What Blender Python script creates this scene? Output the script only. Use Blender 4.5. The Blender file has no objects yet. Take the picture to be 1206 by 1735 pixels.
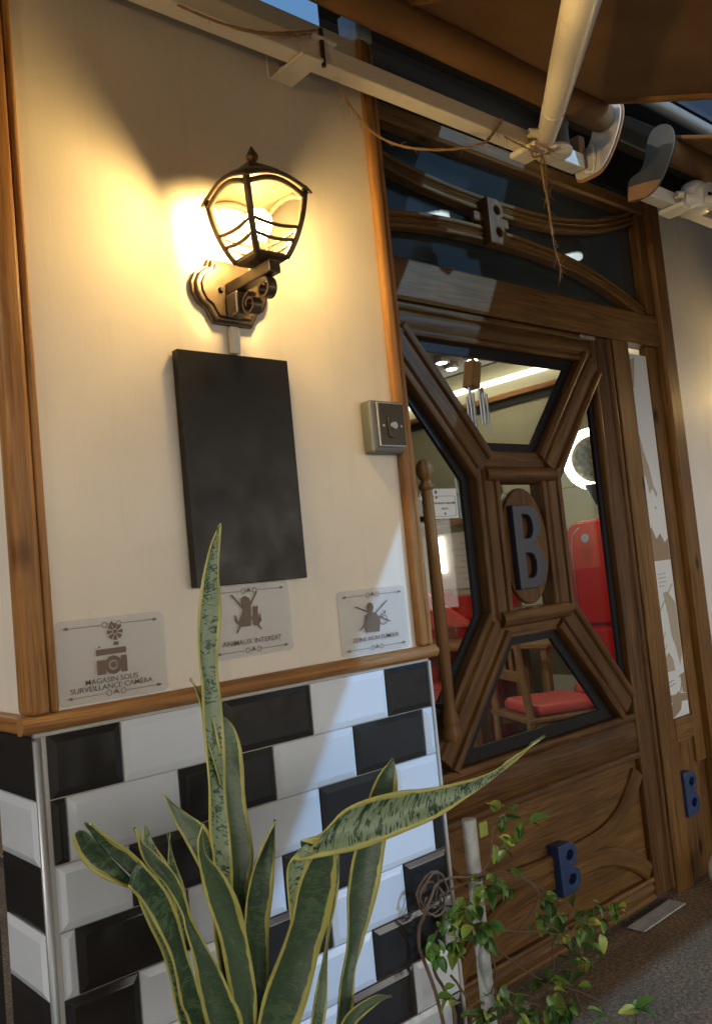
import bpy, bmesh, math, random
from mathutils import Vector, Matrix, noise as mnoise

random.seed(7)
SC = bpy.context.scene
COL = SC.collection
rad = math.radians
# ------------------------------------------------------------------ camera
cam = bpy.data.cameras.new("camera")
cam.sensor_fit = 'HORIZONTAL'; cam.sensor_width = 36.0
cam.lens = 36.0 * 1480.0 / 1206.0
cam.clip_start = 0.05; cam.clip_end = 400.0
co = bpy.data.objects.new("camera", cam); COL.objects.link(co)
def cam_axes(yaw, pitch, roll):
    f = Vector((math.sin(yaw), math.cos(yaw), 0)); r = Vector((math.cos(yaw), -math.sin(yaw), 0)); u = Vector((0, 0, 1))
    f2 = f*math.cos(pitch) + u*math.sin(pitch); u2 = u*math.cos(pitch) - f*math.sin(pitch)
    return r*math.cos(roll) + u2*math.sin(roll), u2*math.cos(roll) - r*math.sin(roll), f2
R_, U_, F_ = cam_axes(0.7224, 0.0724, -0.0972)
co.matrix_world = Matrix(((R_.x, U_.x, -F_.x, -0.6595), (R_.y, U_.y, -F_.y, -1.4032), (R_.z, U_.z, -F_.z, 1.2036), (0, 0, 0, 1)))
SC.camera = co
# ------------------------------------------------------------------ sky, exposure
wd = bpy.data.worlds.new("World"); SC.world = wd; wd.use_nodes = True
wn = wd.node_tree; bg = wn.nodes["Background"]
sky = wn.nodes.new("ShaderNodeTexSky"); sky.sky_type = 'NISHITA'; sky.sun_disc = False
sky.sun_elevation = rad(11.0); sky.sun_rotation = rad(20); sky.altitude = 200; sky.ozone_density = 2.0
wn.links.new(sky.outputs[0], bg.inputs[0]); bg.inputs[1].default_value = 0.15
SC.view_settings.view_transform = 'Standard'; SC.view_settings.look = 'None'
SC.view_settings.exposure = 0.24; SC.view_settings.gamma = 1.0; SC.view_settings.use_curve_mapping = False
SC.cycles.use_denoising = True
SC.cycles.sample_clamp_indirect = 6.0
SC.cycles.max_bounces = 10; SC.cycles.transparent_max_bounces = 24
LANTERN_W, STREET_W, ROOM_W = 11.0, 2150.0, 1.0
FILL_L = 3.5

# ------------------------------------------------------------------ material helpers
def mat(name, color=(.5, .5, .5), rough=.5, metal=0.0, spec=.5, **kw):
    m = bpy.data.materials.new(name); m.use_nodes = True
    b = m.node_tree.nodes["Principled BSDF"]
    b.inputs["Base Color"].default_value = (*color, 1); b.inputs["Roughness"].default_value = rough
    b.inputs["Metallic"].default_value = metal; b.inputs["Specular IOR Level"].default_value = spec
    for k, v in kw.items(): b.inputs[k].default_value = v
    return m
def nd(m, t, **kw):
    n = m.node_tree.nodes.new(t)
    for k, v in kw.items():
        if k in n.inputs: n.inputs[k].default_value = v
        else: setattr(n, k, v)
    return n
def ln(m, a, b): m.node_tree.links.new(a, b)
def bsdf(m): return m.node_tree.nodes["Principled BSDF"]
def ramp(m, fac, stops):
    r = nd(m, "ShaderNodeValToRGB"); e = r.color_ramp.elements
    while len(e) < len(stops): e.new(.5)
    for x, (p, c) in zip(e, stops): x.position = p; x.color = (*c, 1)
    ln(m, fac, r.inputs[0]); return r.outputs[0]
def coords(m, scale, src="Object", rnd=True):
    tc = nd(m, "ShaderNodeTexCoord"); mp = nd(m, "ShaderNodeMapping"); mp.inputs["Scale"].default_value = scale
    ln(m, tc.outputs[src], mp.inputs[0])
    if rnd:
        oi = nd(m, "ShaderNodeObjectInfo"); mu = nd(m, "ShaderNodeMath", operation='MULTIPLY'); mu.inputs[1].default_value = 37.0
        ln(m, oi.outputs["Random"], mu.inputs[0]); ln(m, mu.outputs[0], mp.inputs["Location"])
    return mp.outputs[0]
def noise(m, vec, scale, detail=4, rough=.55, dist=0.0):
    n = nd(m, "ShaderNodeTexNoise"); n.inputs["Scale"].default_value = scale; n.inputs["Detail"].default_value = detail
    n.inputs["Roughness"].default_value = rough; n.inputs["Distortion"].default_value = dist
    ln(m, vec, n.inputs["Vector"]); return n.outputs[0]
def bump(m, h, strength=.3, dist=.002):
    b = nd(m, "ShaderNodeBump"); b.inputs["Strength"].default_value = strength; b.inputs["Distance"].default_value = dist
    ln(m, h, b.inputs["Height"]); ln(m, b.outputs[0], bsdf(m).inputs["Normal"])
def mixc(m, fac, a, b, mode='MIX'):
    n = nd(m, "ShaderNodeMix", data_type='RGBA', blend_type=mode)
    for s, v in ((n.inputs["Factor"], fac), (n.inputs["A"], a), (n.inputs["B"], b)) if False else ((n.inputs[0], fac), (n.inputs[6], a), (n.inputs[7], b)):
        if hasattr(v, "links"): ln(m, v, s)
        elif isinstance(v, tuple): s.default_value = (*v, 1)
        else: s.default_value = v
    return n.outputs[2]

def wood(name, dark, mid, light, rough=.45, knots=True, src="UV"):
    m = mat(name, mid, rough, 0, .22)
    v = coords(m, (1, 1, 1), src)
    st = nd(m, "ShaderNodeMapping"); st.inputs["Scale"].default_value = (1.6, 30, 30); ln(m, v, st.inputs[0])
    g = noise(m, st.outputs[0], 2.0, 6, .62, 1.3)
    st2 = nd(m, "ShaderNodeMapping"); st2.inputs["Scale"].default_value = (5, 210, 210); ln(m, v, st2.inputs[0])
    g2 = noise(m, st2.outputs[0], 2.0, 3, .5)
    c = ramp(m, g, [(.34, dark), (.5, mid), (.66, light)])
    c = mixc(m, .35, c, ramp(m, g2, [(.3, dark), (.65, light)]), 'MULTIPLY' if False else 'MIX')
    big = noise(m, v, 3.0, 2)
    c = mixc(m, ramp(m, big, [(.35, (0, 0, 0)), (.75, (.55, .55, .55))]), c, dark)
    if knots:
        kv = nd(m, "ShaderNodeMapping"); kv.inputs["Scale"].default_value = (3.2, 7.0, 7.0); ln(m, v, kv.inputs[0])
        vo = nd(m, "ShaderNodeTexVoronoi"); vo.inputs["Scale"].default_value = 1.15; ln(m, kv.outputs[0], vo.inputs["Vector"])
        kf = ramp(m, vo.outputs["Distance"], [(.06, (1, 1, 1)), (.15, (0, 0, 0))])
        c = mixc(m, kf, c, tuple(x*.42 for x in dark))
    ln(m, c, bsdf(m).inputs["Base Color"])
    rr = ramp(m, g2, [(.3, (rough-.1,)*3), (.7, (rough+.15,)*3)]); ln(m, rr, bsdf(m).inputs["Roughness"])
    bump(m, mixc(m, .5, g, g2), .32, .0025)
    return m

M = {}
M['door_wood'] = wood('door_wood', (.036, .013, .003), (.118, .051, .013), (.22, .108, .032), .48, False)
M['panel_wood'] = wood('panel_wood', (.058, .024, .006), (.155, .074, .020), (.27, .140, .042), .44)
M['frame_wood'] = wood('frame_wood', (.082, .033, .007), (.195, .093, .025), (.31, .160, .048), .45)
M['trim_wood'] = wood('trim_wood', (.17, .068, .018), (.35, .165, .052), (.47, .26, .10), .42)
M['chair_wood'] = wood('chair_wood', (.16, .07, .022), (.30, .15, .05), (.40, .22, .09), .35, False)
M['plank_wood'] = wood('plank_wood', (.20, .11, .055), (.34, .21, .11), (.46, .31, .18), .4, False)
def plaster(name, col, vert=True):
    m = mat(name, col, .62)
    v = coords(m, (1, 1, 1), "Object", False)
    st = nd(m, "ShaderNodeMapping"); st.inputs["Scale"].default_value = (260, 260, 14); ln(m, v, st.inputs[0])
    a = noise(m, st.outputs[0], 1.0, 4, .6, .3)
    b = noise(m, v, 22, 5, .6); c = noise(m, v, 3.2, 4, .6)
    d = tuple(x*.90 for x in col)
    k = mixc(m, ramp(m, c, [(.35, (0, 0, 0)), (.7, (1, 1, 1))]), col, d)
    spk = nd(m, "ShaderNodeTexVoronoi"); spk.inputs["Scale"].default_value = 21; ln(m, v, spk.inputs["Vector"])
    sp = ramp(m, spk.outputs["Distance"], [(.012, (.8, .8, .8)), (.03, (0, 0, 0))])
    k = mixc(m, sp, k, tuple(x*.55 for x in col))
    dm = nd(m, "ShaderNodeMapping"); dm.inputs["Scale"].default_value = (17, 17, 1.1); ln(m, v, dm.inputs[0])
    drip = ramp(m, noise(m, dm.outputs[0], 1.0, 5, .6, .4), [(.56, (0, 0, 0)), (.74, (.35, .35, .35))])
    k = mixc(m, drip, k, tuple(x*.72 for x in col))
    blot = ramp(m, noise(m, v, 9.0, 6, .7), [(.60, (0, 0, 0)), (.72, (.30, .30, .30))]); k = mixc(m, blot, k, tuple(x*.78 for x in col))
    ln(m, k, bsdf(m).inputs["Base Color"])
    bump(m, mixc(m, .62, a, b), .38, .0016)
    return m
M['plaster'] = plaster('plaster', (.76, .69, .58))
M['side_plaster'] = plaster('side_plaster', (.80, .76, .72))
M['grout'] = mat('grout', (.47, .46, .43), .9)
def tilemat(name, c, c2):
    m = mat(name, c, .12, 0, .5)
    oi = nd(m, "ShaderNodeObjectInfo")
    v = coords(m, (1, 1, 1), "Object")
    n = noise(m, v, 9, 4, .6)
    k = mixc(m, n, c, c2); hs = nd(m, "ShaderNodeHueSaturation")
    vv = nd(m, "ShaderNodeMapRange"); vv.inputs[3].default_value = .88; vv.inputs[4].default_value = 1.08; ln(m, oi.outputs["Random"], vv.inputs[0]); ln(m, vv.outputs[0], hs.inputs["Value"])
    ln(m, k, hs.inputs["Color"]); ln(m, hs.outputs[0], bsdf(m).inputs["Base Color"])
    sm = noise(m, v, 30, 4, .65)
    ln(m, ramp(m, sm, [(.3, (.10,)*3), (.75, (.19,)*3)]), bsdf(m).inputs["Roughness"])
    bump(m, noise(m, v, 45, 2), .06, .001)
    return m
M['white_tile'] = tilemat('white_tile', (.66, .71, .77), (.60, .64, .70))
M['black_tile'] = tilemat('black_tile', (.017, .016, .016), (.028, .025, .024))
M['steel'] = mat('steel', (.40, .42, .44), .48, .7)
M['lantern_metal'] = mat('lantern_metal', (.060, .044, .030), .32, .55)
m = M['lantern_metal']; v = coords(m, (1, 1, 1)); bump(m, noise(m, v, 160, 3), .15, .001); ln(m, ramp(m, noise(m, v, 24, 3), [(.3, (.085, .060, .038)), (.7, (.15, .108, .066))]), bsdf(m).inputs["Base Color"])
M['black_board'] = mat('black_board', (.014, .012, .009), .5, 0, .3)
m = M['black_board']; v = coords(m, (1, 1, 1)); ln(m, ramp(m, noise(m, v, 5, 4), [(.3, (.013, .0105, .008)), (.75, (.021, .017, .012))]), bsdf(m).inputs["Base Color"]); ln(m, ramp(m, noise(m, v, 14, 5), [(.3, (.30,)*3), (.75, (.55,)*3)]), bsdf(m).inputs["Roughness"])
M['black_edge'] = mat('black_edge', (.008, .007, .008), .55, 0, .25)
M['navy_wall'] = mat('navy_wall', (.006, .011, .020), .8)
M['gutter'] = mat('gutter', (.20, .19, .165), .6)
M['dark_void'] = mat('dark_void', (.012, .010, .009), .7)
M['cream_paint'] = mat('cream_paint', (.72, .66, .55), .33)
m = M['cream_paint']; v = coords(m, (1, 1, 1)); ln(m, ramp(m, noise(m, v, 11, 6, .65), [(.25, (.60, .52, .40)), (.40, (.82, .76, .64)), (.8, (.86, .81, .70))]), bsdf(m).inputs["Base Color"]); bump(m, noise(m, v, 60, 3), .1, .001)
M['white_plastic'] = mat('white_plastic', (.74, .72, .70), .35)
M['grey_plastic'] = mat('grey_plastic', (.13, .135, .12), .5)
M['dark_plate'] = mat('dark_plate', (.07, .058, .042), .4, .7)
M['zinc'] = mat('zinc', (.55, .55, .55), .38, 1.0)
m = M['zinc']; v = coords(m, (1, 1, 1)); ln(m, ramp(m, noise(m, v, 30, 5, .7), [(.3, (.38, .38, .38)), (.7, (.66, .66, .66))]), bsdf(m).inputs["Base Color"])
M['grey_metal'] = mat('grey_metal', (.10, .10, .095), .5, .2)
M['orange_metal'] = mat('orange_metal', (.46, .25, .105), .5)  # orange stands for warm lantern light on the awning plates
M['fabric'] = mat('fabric', (.115, .060, .026), .85, 0, .2)
m = M['fabric']; v = coords(m, (1, 1, 1), "UV", False)
w1 = nd(m, "ShaderNodeTexWave", bands_direction='X'); w1.inputs["Scale"].default_value = 420; ln(m, v, w1.inputs["Vector"])
ln(m, ramp(m, noise(m, v, 2.5, 5, .6), [(.3, (.185, .098, .040)), (.7, (.27, .150, .066))]), bsdf(m).inputs["Base Color"]); bump(m, mixc(m, .5, w1.outputs[1], noise(m, v, 300, 2)), .5, .0008)
M['twine'] = mat('twine', (.33, .21, .10), .9)
M['blue_paint'] = mat('blue_paint', (.018, .040, .125), .42)
m = M['blue_paint']; v = coords(m, (1, 1, 1)); ln(m, ramp(m, noise(m, v, 30, 5), [(.3, (.012, .028, .09)), (.7, (.024, .052, .155))]), bsdf(m).inputs["Base Color"]); bump(m, noise(m, v, 90, 3), .2, .001)
M['navy_paint'] = mat('navy_paint', (.022, .024, .045), .4)
M['print'] = mat('print', (.15, .10, .065), .6)
M['print_grey'] = mat('print_grey', (.17, .16, .17), .6)
M['print_brown'] = mat('print_brown', (.33, .24, .15), .6)
M['print_tan'] = mat('print_tan', (.45, .38, .29), .6)
M['paper'] = mat('paper', (.74, .76, .76), .5)
M['paper_tan'] = mat('paper_tan', (.52, .47, .38), .5)
M['acrylic'] = mat('acrylic', (.60, .61, .64), .22, 0, .4, Alpha=.24)
M['red_paint'] = mat('red_paint', (.42, .010, .008), .16)
M['red_vinyl'] = mat('red_vinyl', (.68, .085, .060), .4)
M['olive_wall'] = plaster('olive_wall', (.46, .43, .27))
M['ceiling_grey'] = mat('ceiling_grey', (.26, .25, .23), .7)
M['flower'] = mat('stalk_brown', (.115, .070, .040), .8)
M['porcelain'] = mat('porcelain', (.62, .63, .60), .25)
M['stake'] = mat('stake', (.42, .43, .42), .45)
m = M['stake']; v = coords(m, (1, 1, 1)); ln(m, ramp(m, noise(m, v, 16, 6, .7), [(.3, (.27, .28, .27)), (.55, (.42, .43, .42)), (.8, (.50, .51, .50))]), bsdf(m).inputs["Base Color"])
M['terracotta'] = mat('terracotta', (.30, .13, .07), .8)
M['soil'] = mat('soil', (.03, .022, .016), .95)
M['sky_blue_board'] = mat('sky_blue_board', (.08, .19, .36), .6)
def emit(name, col, s):
    m = bpy.data.materials.new(name); m.use_nodes = True; n = m.node_tree; n.nodes.clear()
    e = n.nodes.new("ShaderNodeEmission"); e.inputs[0].default_value = (*col, 1); e.inputs[1].default_value = s
    o = n.nodes.new("ShaderNodeOutputMaterial"); n.links.new(e.outputs[0], o.inputs[0]); return m
M['bulb'] = emit('bulb', (1.0, .67, .26), 435)
M['cove_light'] = emit('cove_light', (1.0, .93, .78), 3.0)
M['blue_panel'] = emit('blue_panel', (.115, .26, .50), .82)
M['ring_light'] = emit('ring_light', (1.0, .95, .84), 16)
M['spot_face'] = emit('spot_face', (1.0, .90, .70), 48)
M['spot_bright'] = emit('spot_bright', (1.0, .95, .80), 15)
M['shop_window'] = emit('shop_window', (1.0, .94, .86), FILL_L)  # window glow added as soft fill from behind the camera
M['street_face'] = emit('street_face', (.80, .90, 1.0), 30)
def glass(name, tint=(1, 1, 1), refl=.06, murk=0.0, murkcol=(.03, .04, .045), gloss=.02):
    m = bpy.data.materials.new(name); m.use_nodes = True; n = m.node_tree; n.nodes.clear()
    o = n.nodes.new("ShaderNodeOutputMaterial"); t = n.nodes.new("ShaderNodeBsdfTransparent"); t.inputs[0].default_value = (*tint, 1)
    g = n.nodes.new("ShaderNodeBsdfGlossy"); g.inputs["Roughness"].default_value = gloss
    lw = n.nodes.new("ShaderNodeLayerWeight"); lw.inputs[0].default_value = .5
    mr = n.nodes.new("ShaderNodeMapRange"); n.links.new(lw.outputs["Facing"], mr.inputs[0]); mr.inputs[1].default_value = .4; mr.inputs[3].default_value = refl; mr.inputs[4].default_value = .5
    mx = n.nodes.new("ShaderNodeMixShader"); n.links.new(mr.outputs[0], mx.inputs[0]); 
    base = t
    if murk:
        d = n.nodes.new("ShaderNodeBsdfDiffuse"); d.inputs[0].default_value = (*murkcol, 1)
        mk = n.nodes.new("ShaderNodeMixShader"); mk.inputs[0].default_value = murk
        tc = n.nodes.new("ShaderNodeTexCoord"); no = n.nodes.new("ShaderNodeTexNoise"); no.inputs["Scale"].default_value = 7; no.inputs["Detail"].default_value = 5
        n.links.new(tc.outputs["Object"], no.inputs["Vector"]); m2 = n.nodes.new("ShaderNodeMapRange"); m2.inputs[1].default_value = .3; m2.inputs[2].default_value = .7; m2.inputs[3].default_value = murk-.14; m2.inputs[4].default_value = min(1, murk+.1)
        n.links.new(no.outputs[0], m2.inputs[0]); n.links.new(m2.outputs[0], mk.inputs[0])
        n.links.new(t.outputs[0], mk.inputs[1]); n.links.new(d.outputs[0], mk.inputs[2]); base = mk
    n.links.new(base.outputs[0], mx.inputs[1]); n.links.new(g.outputs[0], mx.inputs[2]); n.links.new(mx.outputs[0], o.inputs[0])
    return m
M['lantern_glass'] = glass('lantern_glass', (.97, .95, .90), .03)
M['door_glass'] = glass('door_glass', (.93, .94, .93), .025)
M['transom_glass'] = glass('transom_glass', (.5, .56, .6), .05, .62, (.036, .046, .047), .12)
# snake plant: UV.x runs across the leaf (-1..1), UV.y along it in metres
def snake_mat():
    m = mat('snake_leaf', (.1, .2, .08), .38, 0, .45)
    at = nd(m, "ShaderNodeUVMap"); sx = nd(m, "ShaderNodeSeparateXYZ"); ln(m, at.outputs[0], sx.inputs[0])
    tone = nd(m, "ShaderNodeAttribute", attribute_type='OBJECT', attribute_name='tone')
    oi = nd(m, "ShaderNodeObjectInfo"); mu = nd(m, "ShaderNodeMath", operation='MULTIPLY'); mu.inputs[1].default_value = 53; ln(m, oi.outputs["Random"], mu.inputs[0])
    cb = nd(m, "ShaderNodeCombineXYZ"); ln(m, mu.outputs[0], cb.inputs[2])
    a = nd(m, "ShaderNodeMath", operation='MULTIPLY'); a.inputs[1].default_value = .034; ln(m, sx.outputs[0], a.inputs[0]); ln(m, a.outputs[0], cb.inputs[0]); ln(m, sx.outputs[1], cb.inputs[1])
    mp = nd(m, "ShaderNodeMapping"); mp.inputs["Scale"].default_value = (28, 112, 1); ln(m, cb.outputs[0], mp.inputs[0])
    n1 = noise(m, mp.outputs[0], 1.0, 4, .62, 1.7)
    mp2 = nd(m, "ShaderNodeMapping"); mp2.inputs["Scale"].default_value = (14, 26, 1); ln(m, cb.outputs[0], mp2.inputs[0])
    n2 = noise(m, mp2.outputs[0], 1.0, 3, .55, .5)
    ad = nd(m, "ShaderNodeMath", operation='ADD'); ln(m, n1, ad.inputs[0])
    h = nd(m, "ShaderNodeMath", operation='MULTIPLY'); h.inputs[1].default_value = .55; ln(m, n2, h.inputs[0]); ln(m, h.outputs[0], ad.inputs[1])
    th = ramp(m, ad.outputs[0], [(.79, (0, 0, 0)), (.845, (1, 1, 1))])
    palebase = mixc(m, tone.outputs["Fac"], (.015, .042, .018), (.225, .30, .18))
    darkband = mixc(m, tone.outputs["Fac"], (.075, .125, .058), (.016, .050, .021))
    c = mixc(m, th, palebase, darkband)
    ab = nd(m, "ShaderNodeMath", operation='ABSOLUTE'); ln(m, sx.outputs[0], ab.inputs[0])
    wob = noise(m, mp2.outputs[0], 1.3, 2); wm = nd(m, "ShaderNodeMath", operation='MULTIPLY_ADD'); wm.inputs[1].default_value = .34; ln(m, wob, wm.inputs[0]); ln(m, ab.outputs[0], wm.inputs[2])
    e = ramp(m, wm.outputs[0], [(.94, (0, 0, 0)), (.99, (1, 1, 1))])
    yc = mixc(m, n2, (.26, .28, .06), (.54, .48, .13))
    c = mixc(m, e, c, yc)
    dst = ramp(m, noise(m, cb.outputs[0], 70, 5, .7), [(.58, (0, 0, 0)), (.78, (.35, .35, .35))]); c = mixc(m, dst, c, (.30, .29, .22))
    brn = ramp(m, noise(m, cb.outputs[0], 24, 3, .5), [(.70, (0, 0, 0)), (.74, (.8, .8, .8))]); c = mixc(m, brn, c, (.16, .09, .03))
    ln(m, c, bsdf(m).inputs["Base Color"])
    mp3 = nd(m, "ShaderNodeMapping"); mp3.inputs["Scale"].default_value = (420, 9, 1); ln(m, cb.outputs[0], mp3.inputs[0])
    bump(m, noise(m, mp3.outputs[0], 1, 2), .35, .0008)
    return m
M['snake_leaf'] = snake_mat()
def leaf_mat():
    m = mat('vine_leaf', (.05, .12, .02), .35)
    oi = nd(m, "ShaderNodeObjectInfo")
    at = nd(m, "ShaderNodeUVMap"); sx = nd(m, "ShaderNodeSeparateXYZ"); ln(m, at.outputs[0], sx.inputs[0])
    c = ramp(m, oi.outputs["Random"], [(.0, (.028, .095, .020)), (.45, (.070, .165, .024)), (.78, (.16, .26, .035)), (1.0, (.42, .42, .08))])
    ab = nd(m, "ShaderNodeMath", operation='ABSOLUTE'); ln(m, sx.outputs[0], ab.inputs[0])
    e = ramp(m, ab.outputs[0], [(.04, (1, 1, 1)), (.12, (0, 0, 0))])
    c = mixc(m, e, c, (.22, .25, .08)); ln(m, c, bsdf(m).inputs["Base Color"])
    b = bsdf(m)
    return m
M['vine_leaf'] = leaf_mat()
def floor_mat():
    m = mat('ground', (.2, .15, .1), .9)
    v = coords(m, (1, 1, 1), "Object", False)
    a = noise(m, v, 85, 6, .75); b = noise(m, v, 4, 4)
    c = ramp(m, a, [(.30, (.06, .036, .018)), (.48, (.26, .160, .085)), (.66, (.54, .37, .20))])
    c = mixc(m, ramp(m, b, [(.3, (0, 0, 0)), (.75, (.6, .6, .6))]), c, (.09, .07, .055))
    ln(m, c, bsdf(m).inputs["Base Color"]); bump(m, a, 1.0, .012)
    return m
M['ground'] = floor_mat()
M['floor_joint'] = mat('floor_joint', (.08, .05, .03), .7)
M['pennant'] = mat('pennant', (.06, .055, .045), .7)
m = mat('disc_glass', (.10, .085, .055), .3); v = coords(m, (1, 1, 1)); ln(m, ramp(m, noise(m, v, 45, 5, .7), [(.35, (.05, .04, .025)), (.6, (.16, .14, .09)), (.75, (.45, .40, .28))]), bsdf(m).inputs["Base Color"]); M['disc_glass'] = m

# ------------------------------------------------------------------ object helpers
ORG = {}
def thing(name, label, cat, loc, group=None, kind=None):
    o = bpy.data.objects.new(name, None); o.empty_display_size = .1; COL.objects.link(o); o.location = loc
    ORG[o] = Vector(loc); o['label'] = label; o['category'] = cat
    if group: o['group'] = group
    if kind: o['kind'] = kind
    return o
def tag(o, label, cat, group=None, kind=None):
    o['label'] = label; o['category'] = cat
    if group: o['group'] = group
    if kind: o['kind'] = kind
    return o
def finish(name, me, material, parent=None, smooth=False, label=None):
    """me holds world coordinates"""
    if parent is None:
        xs = [v.co for v in me.vertices]
        org = Vector(((min(c.x for c in xs)+max(c.x for c in xs))/2, (min(c.y for c in xs)+max(c.y for c in xs))/2, min(c.z for c in xs)))
    else: org = ORG[parent]
    me.transform(Matrix.Translation(-org))
    if smooth is True:
        for p in me.polygons: p.use_smooth = True
    elif smooth:
        for p in me.polygons: p.use_smooth = True
        me.set_sharp_from_angle(angle=rad(smooth))
    o = bpy.data.objects.new(name, me); COL.objects.link(o)
    ms = material if isinstance(material, (list, tuple)) else [material]
    for x in ms: me.materials.append(M[x])
    if parent is None: o.location = org
    else: o.parent = parent
    ORG[o] = org
    if label: o['label'] = label
    return o
def obj(name, bm, material, parent=None, smooth=False, label=None):
    me = bpy.data.meshes.new(name); bmesh.ops.recalc_face_normals(bm, faces=bm.faces); bm.to_mesh(me); bm.free()
    return finish(name, me, material, parent, smooth, label)
def box(bm, x0, x1, y0, y1, z0, z1, bev=0.0, seg=1, along=None):
    r = bmesh.ops.create_cube(bm, size=1.0); vs = r['verts']
    for v in vs: v.co = Vector(((x0+x1)/2+v.co.x*(x1-x0), (y0+y1)/2+v.co.y*(y1-y0), (z0+z1)/2+v.co.z*(z1-z0)))
    fs = list({f for v in vs for f in v.link_faces})
    uv = bm.loops.layers.uv.verify()
    d = (x1-x0, y1-y0, z1-z0)
    ax = along if along is not None else max(range(3), key=lambda i: d[i])
    oth = [i for i in range(3) if i != ax]
    sh = random.random()*5
    def setuv(faces):
        for f in faces:
            for l in f.loops:
                c = l.vert.co; l[uv].uv = (c[ax]+sh, c[oth[0]]+c[oth[1]])
    setuv(fs)
    if bev:
        es = list({e for v in vs for e in v.link_edges})
        rr = bmesh.ops.bevel(bm, geom=es, offset=bev, segments=seg, profile=.5, affect='EDGES')
        setuv([f for f in rr['faces'] if f.is_valid])
    return bm
def B(*a, **k): return box(bmesh.new(), *a, **k)
def tube(bm, pts, r, n=8, cap=True):
    pts = [Vector(p) for p in pts]; uv = bm.loops.layers.uv.verify()
    rs = r if isinstance(r, (list, tuple)) else [r]*len(pts)
    rings = []; prev = None; L = 0; Ls = []
    for i, p in enumerate(pts):
        t = (pts[min(i+1, len(pts)-1)] - pts[max(i-1, 0)])
        if t.length < 1e-9: t = Vector((0, 0, 1))
        t.normalize()
        if prev is None:
            a = Vector((0, 0, 1)) if abs(t.z) < .9 else Vector((1, 0, 0))
            u = t.cross(a).normalized()
        else:
            u = (prev - t*prev.dot(t));
            u = u.normalized() if u.length > 1e-6 else t.orthogonal().normalized()
        prev = u; w = t.cross(u)
        if i: L += (p-pts[i-1]).length
        Ls.append(L)
        rings.append([bm.verts.new(p + (u*math.cos(2*math.pi*k/n) + w*math.sin(2*math.pi*k/n))*rs[i]) for k in range(n)])
    for i in range(len(rings)-1):
        for k in range(n):
            f = bm.faces.new((rings[i][k], rings[i][(k+1) % n], rings[i+1][(k+1) % n], rings[i+1][k]))
            g = rs[i]*2*math.pi
            for l, q in zip(f.loops, ((Ls[i], k), (Ls[i], k+1), (Ls[i+1], k+1), (Ls[i+1], k))): l[uv].uv = (q[0], q[1]/n*g)
    if cap:
        bm.faces.new(rings[0][::-1]); bm.faces.new(rings[-1])
    return bm
def T(pts, r, n=8, cap=True): return tube(bmesh.new(), pts, r, n, cap)
def smoothpath(pts, k=6):
    pts = [Vector(p) for p in pts]; out = []
    for i in range(len(pts)-1):
        p0, p1, p2, p3 = pts[max(i-1, 0)], pts[i], pts[i+1], pts[min(i+2, len(pts)-1)]
        for j in range(k):
            t = j/k
            out.append(.5*((2*p1)+(p2-p0)*t+(2*p0-5*p1+4*p2-p3)*t*t+(3*p1-p0-3*p2+p3)*t**3))
    out.append(pts[-1]); return out
def sweep(bm, path, prof, y0, closed=False):
    """sweep a profile [(offset in plane, height toward the viewer)] along a path of (x, z) points in the plane y = y0"""
    uv = bm.loops.layers.uv.verify(); P = [Vector((a, b)) for a, b in path]; n = len(P); rows = []; L = 0; sh = random.random()*6
    Ls = []
    for i, p in enumerate(P):
        a = P[i]-P[i-1] if (i or closed) else P[1]-P[0]
        b = P[(i+1) % n]-p if (i < n-1 or closed) else P[-1]-P[-2]
        a.normalize(); b.normalize()
        na, nb = Vector((-a.y, a.x)), Vector((-b.y, b.x)); m_ = na+nb
        m_ = m_/max(.3, m_.dot(na)) if m_.length > 1e-6 else na
        if i: L += (P[i]-P[i-1]).length
        Ls.append(L)
        rows.append([bm.verts.new((p.x+m_.x*o, y0-h, p.y+m_.y*o)) for o, h in prof])
    k = len(prof); cl = [0]
    for j in range(1, k): cl.append(cl[-1]+math.dist(prof[j], prof[j-1]))
    for i in range(n if closed else n-1):
        i2 = (i+1) % n
        for j in range(k-1):
            f = bm.faces.new((rows[i][j], rows[i][j+1], rows[i2][j+1], rows[i2][j]))
            La, Lb = Ls[i], (Ls[i2] if i2 else L+(P[0]-P[-1]).length)
            for l, q in zip(f.loops, ((La, cl[j]), (La, cl[j+1]), (Lb, cl[j+1]), (Lb, cl[j]))): l[uv].uv = (q[0]+sh, q[1]+sh)
    if not closed:
        bm.faces.new(rows[0]); bm.faces.new(rows[-1][::-1])
    return bm
def prof_bar(w, h, ridge=.018, rh=.010, back=0.03):
    """flat bar with a rounded bead along both edges"""
    a = w/2; p = [(-a, -back), (-a, h*.5)]
    for k in range(6):
        t = math.pi*k/5; p.append((-a+ridge/2-ridge/2*math.cos(t), h*.6+rh*math.sin(t)))
    p += [(-a+ridge+.003, h*.35), (-a+ridge+.012, h*.9), (0, h), (a-ridge-.012, h*.9), (a-ridge-.003, h*.35)]
    for k in range(6):
        t = math.pi*k/5; p.append((a-ridge/2-ridge/2*math.cos(t), h*.6+rh*math.sin(t)))
    p += [(a, h*.5), (a, -back)]
    return p
def prof_round(w, h, back=.01, n=8):
    return [(-w/2, -back)]+[(-w/2*math.cos(math.pi*k/n), h*math.sin(math.pi*k/n)**.7) for k in range(n+1)]+[(w/2, -back)]
def prof_flat(w, h, back=.01, bev=.004):
    return [(-w/2, -back), (-w/2, h-bev), (-w/2+bev, h), (w/2-bev, h), (w/2, h-bev), (w/2, -back)]
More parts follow.
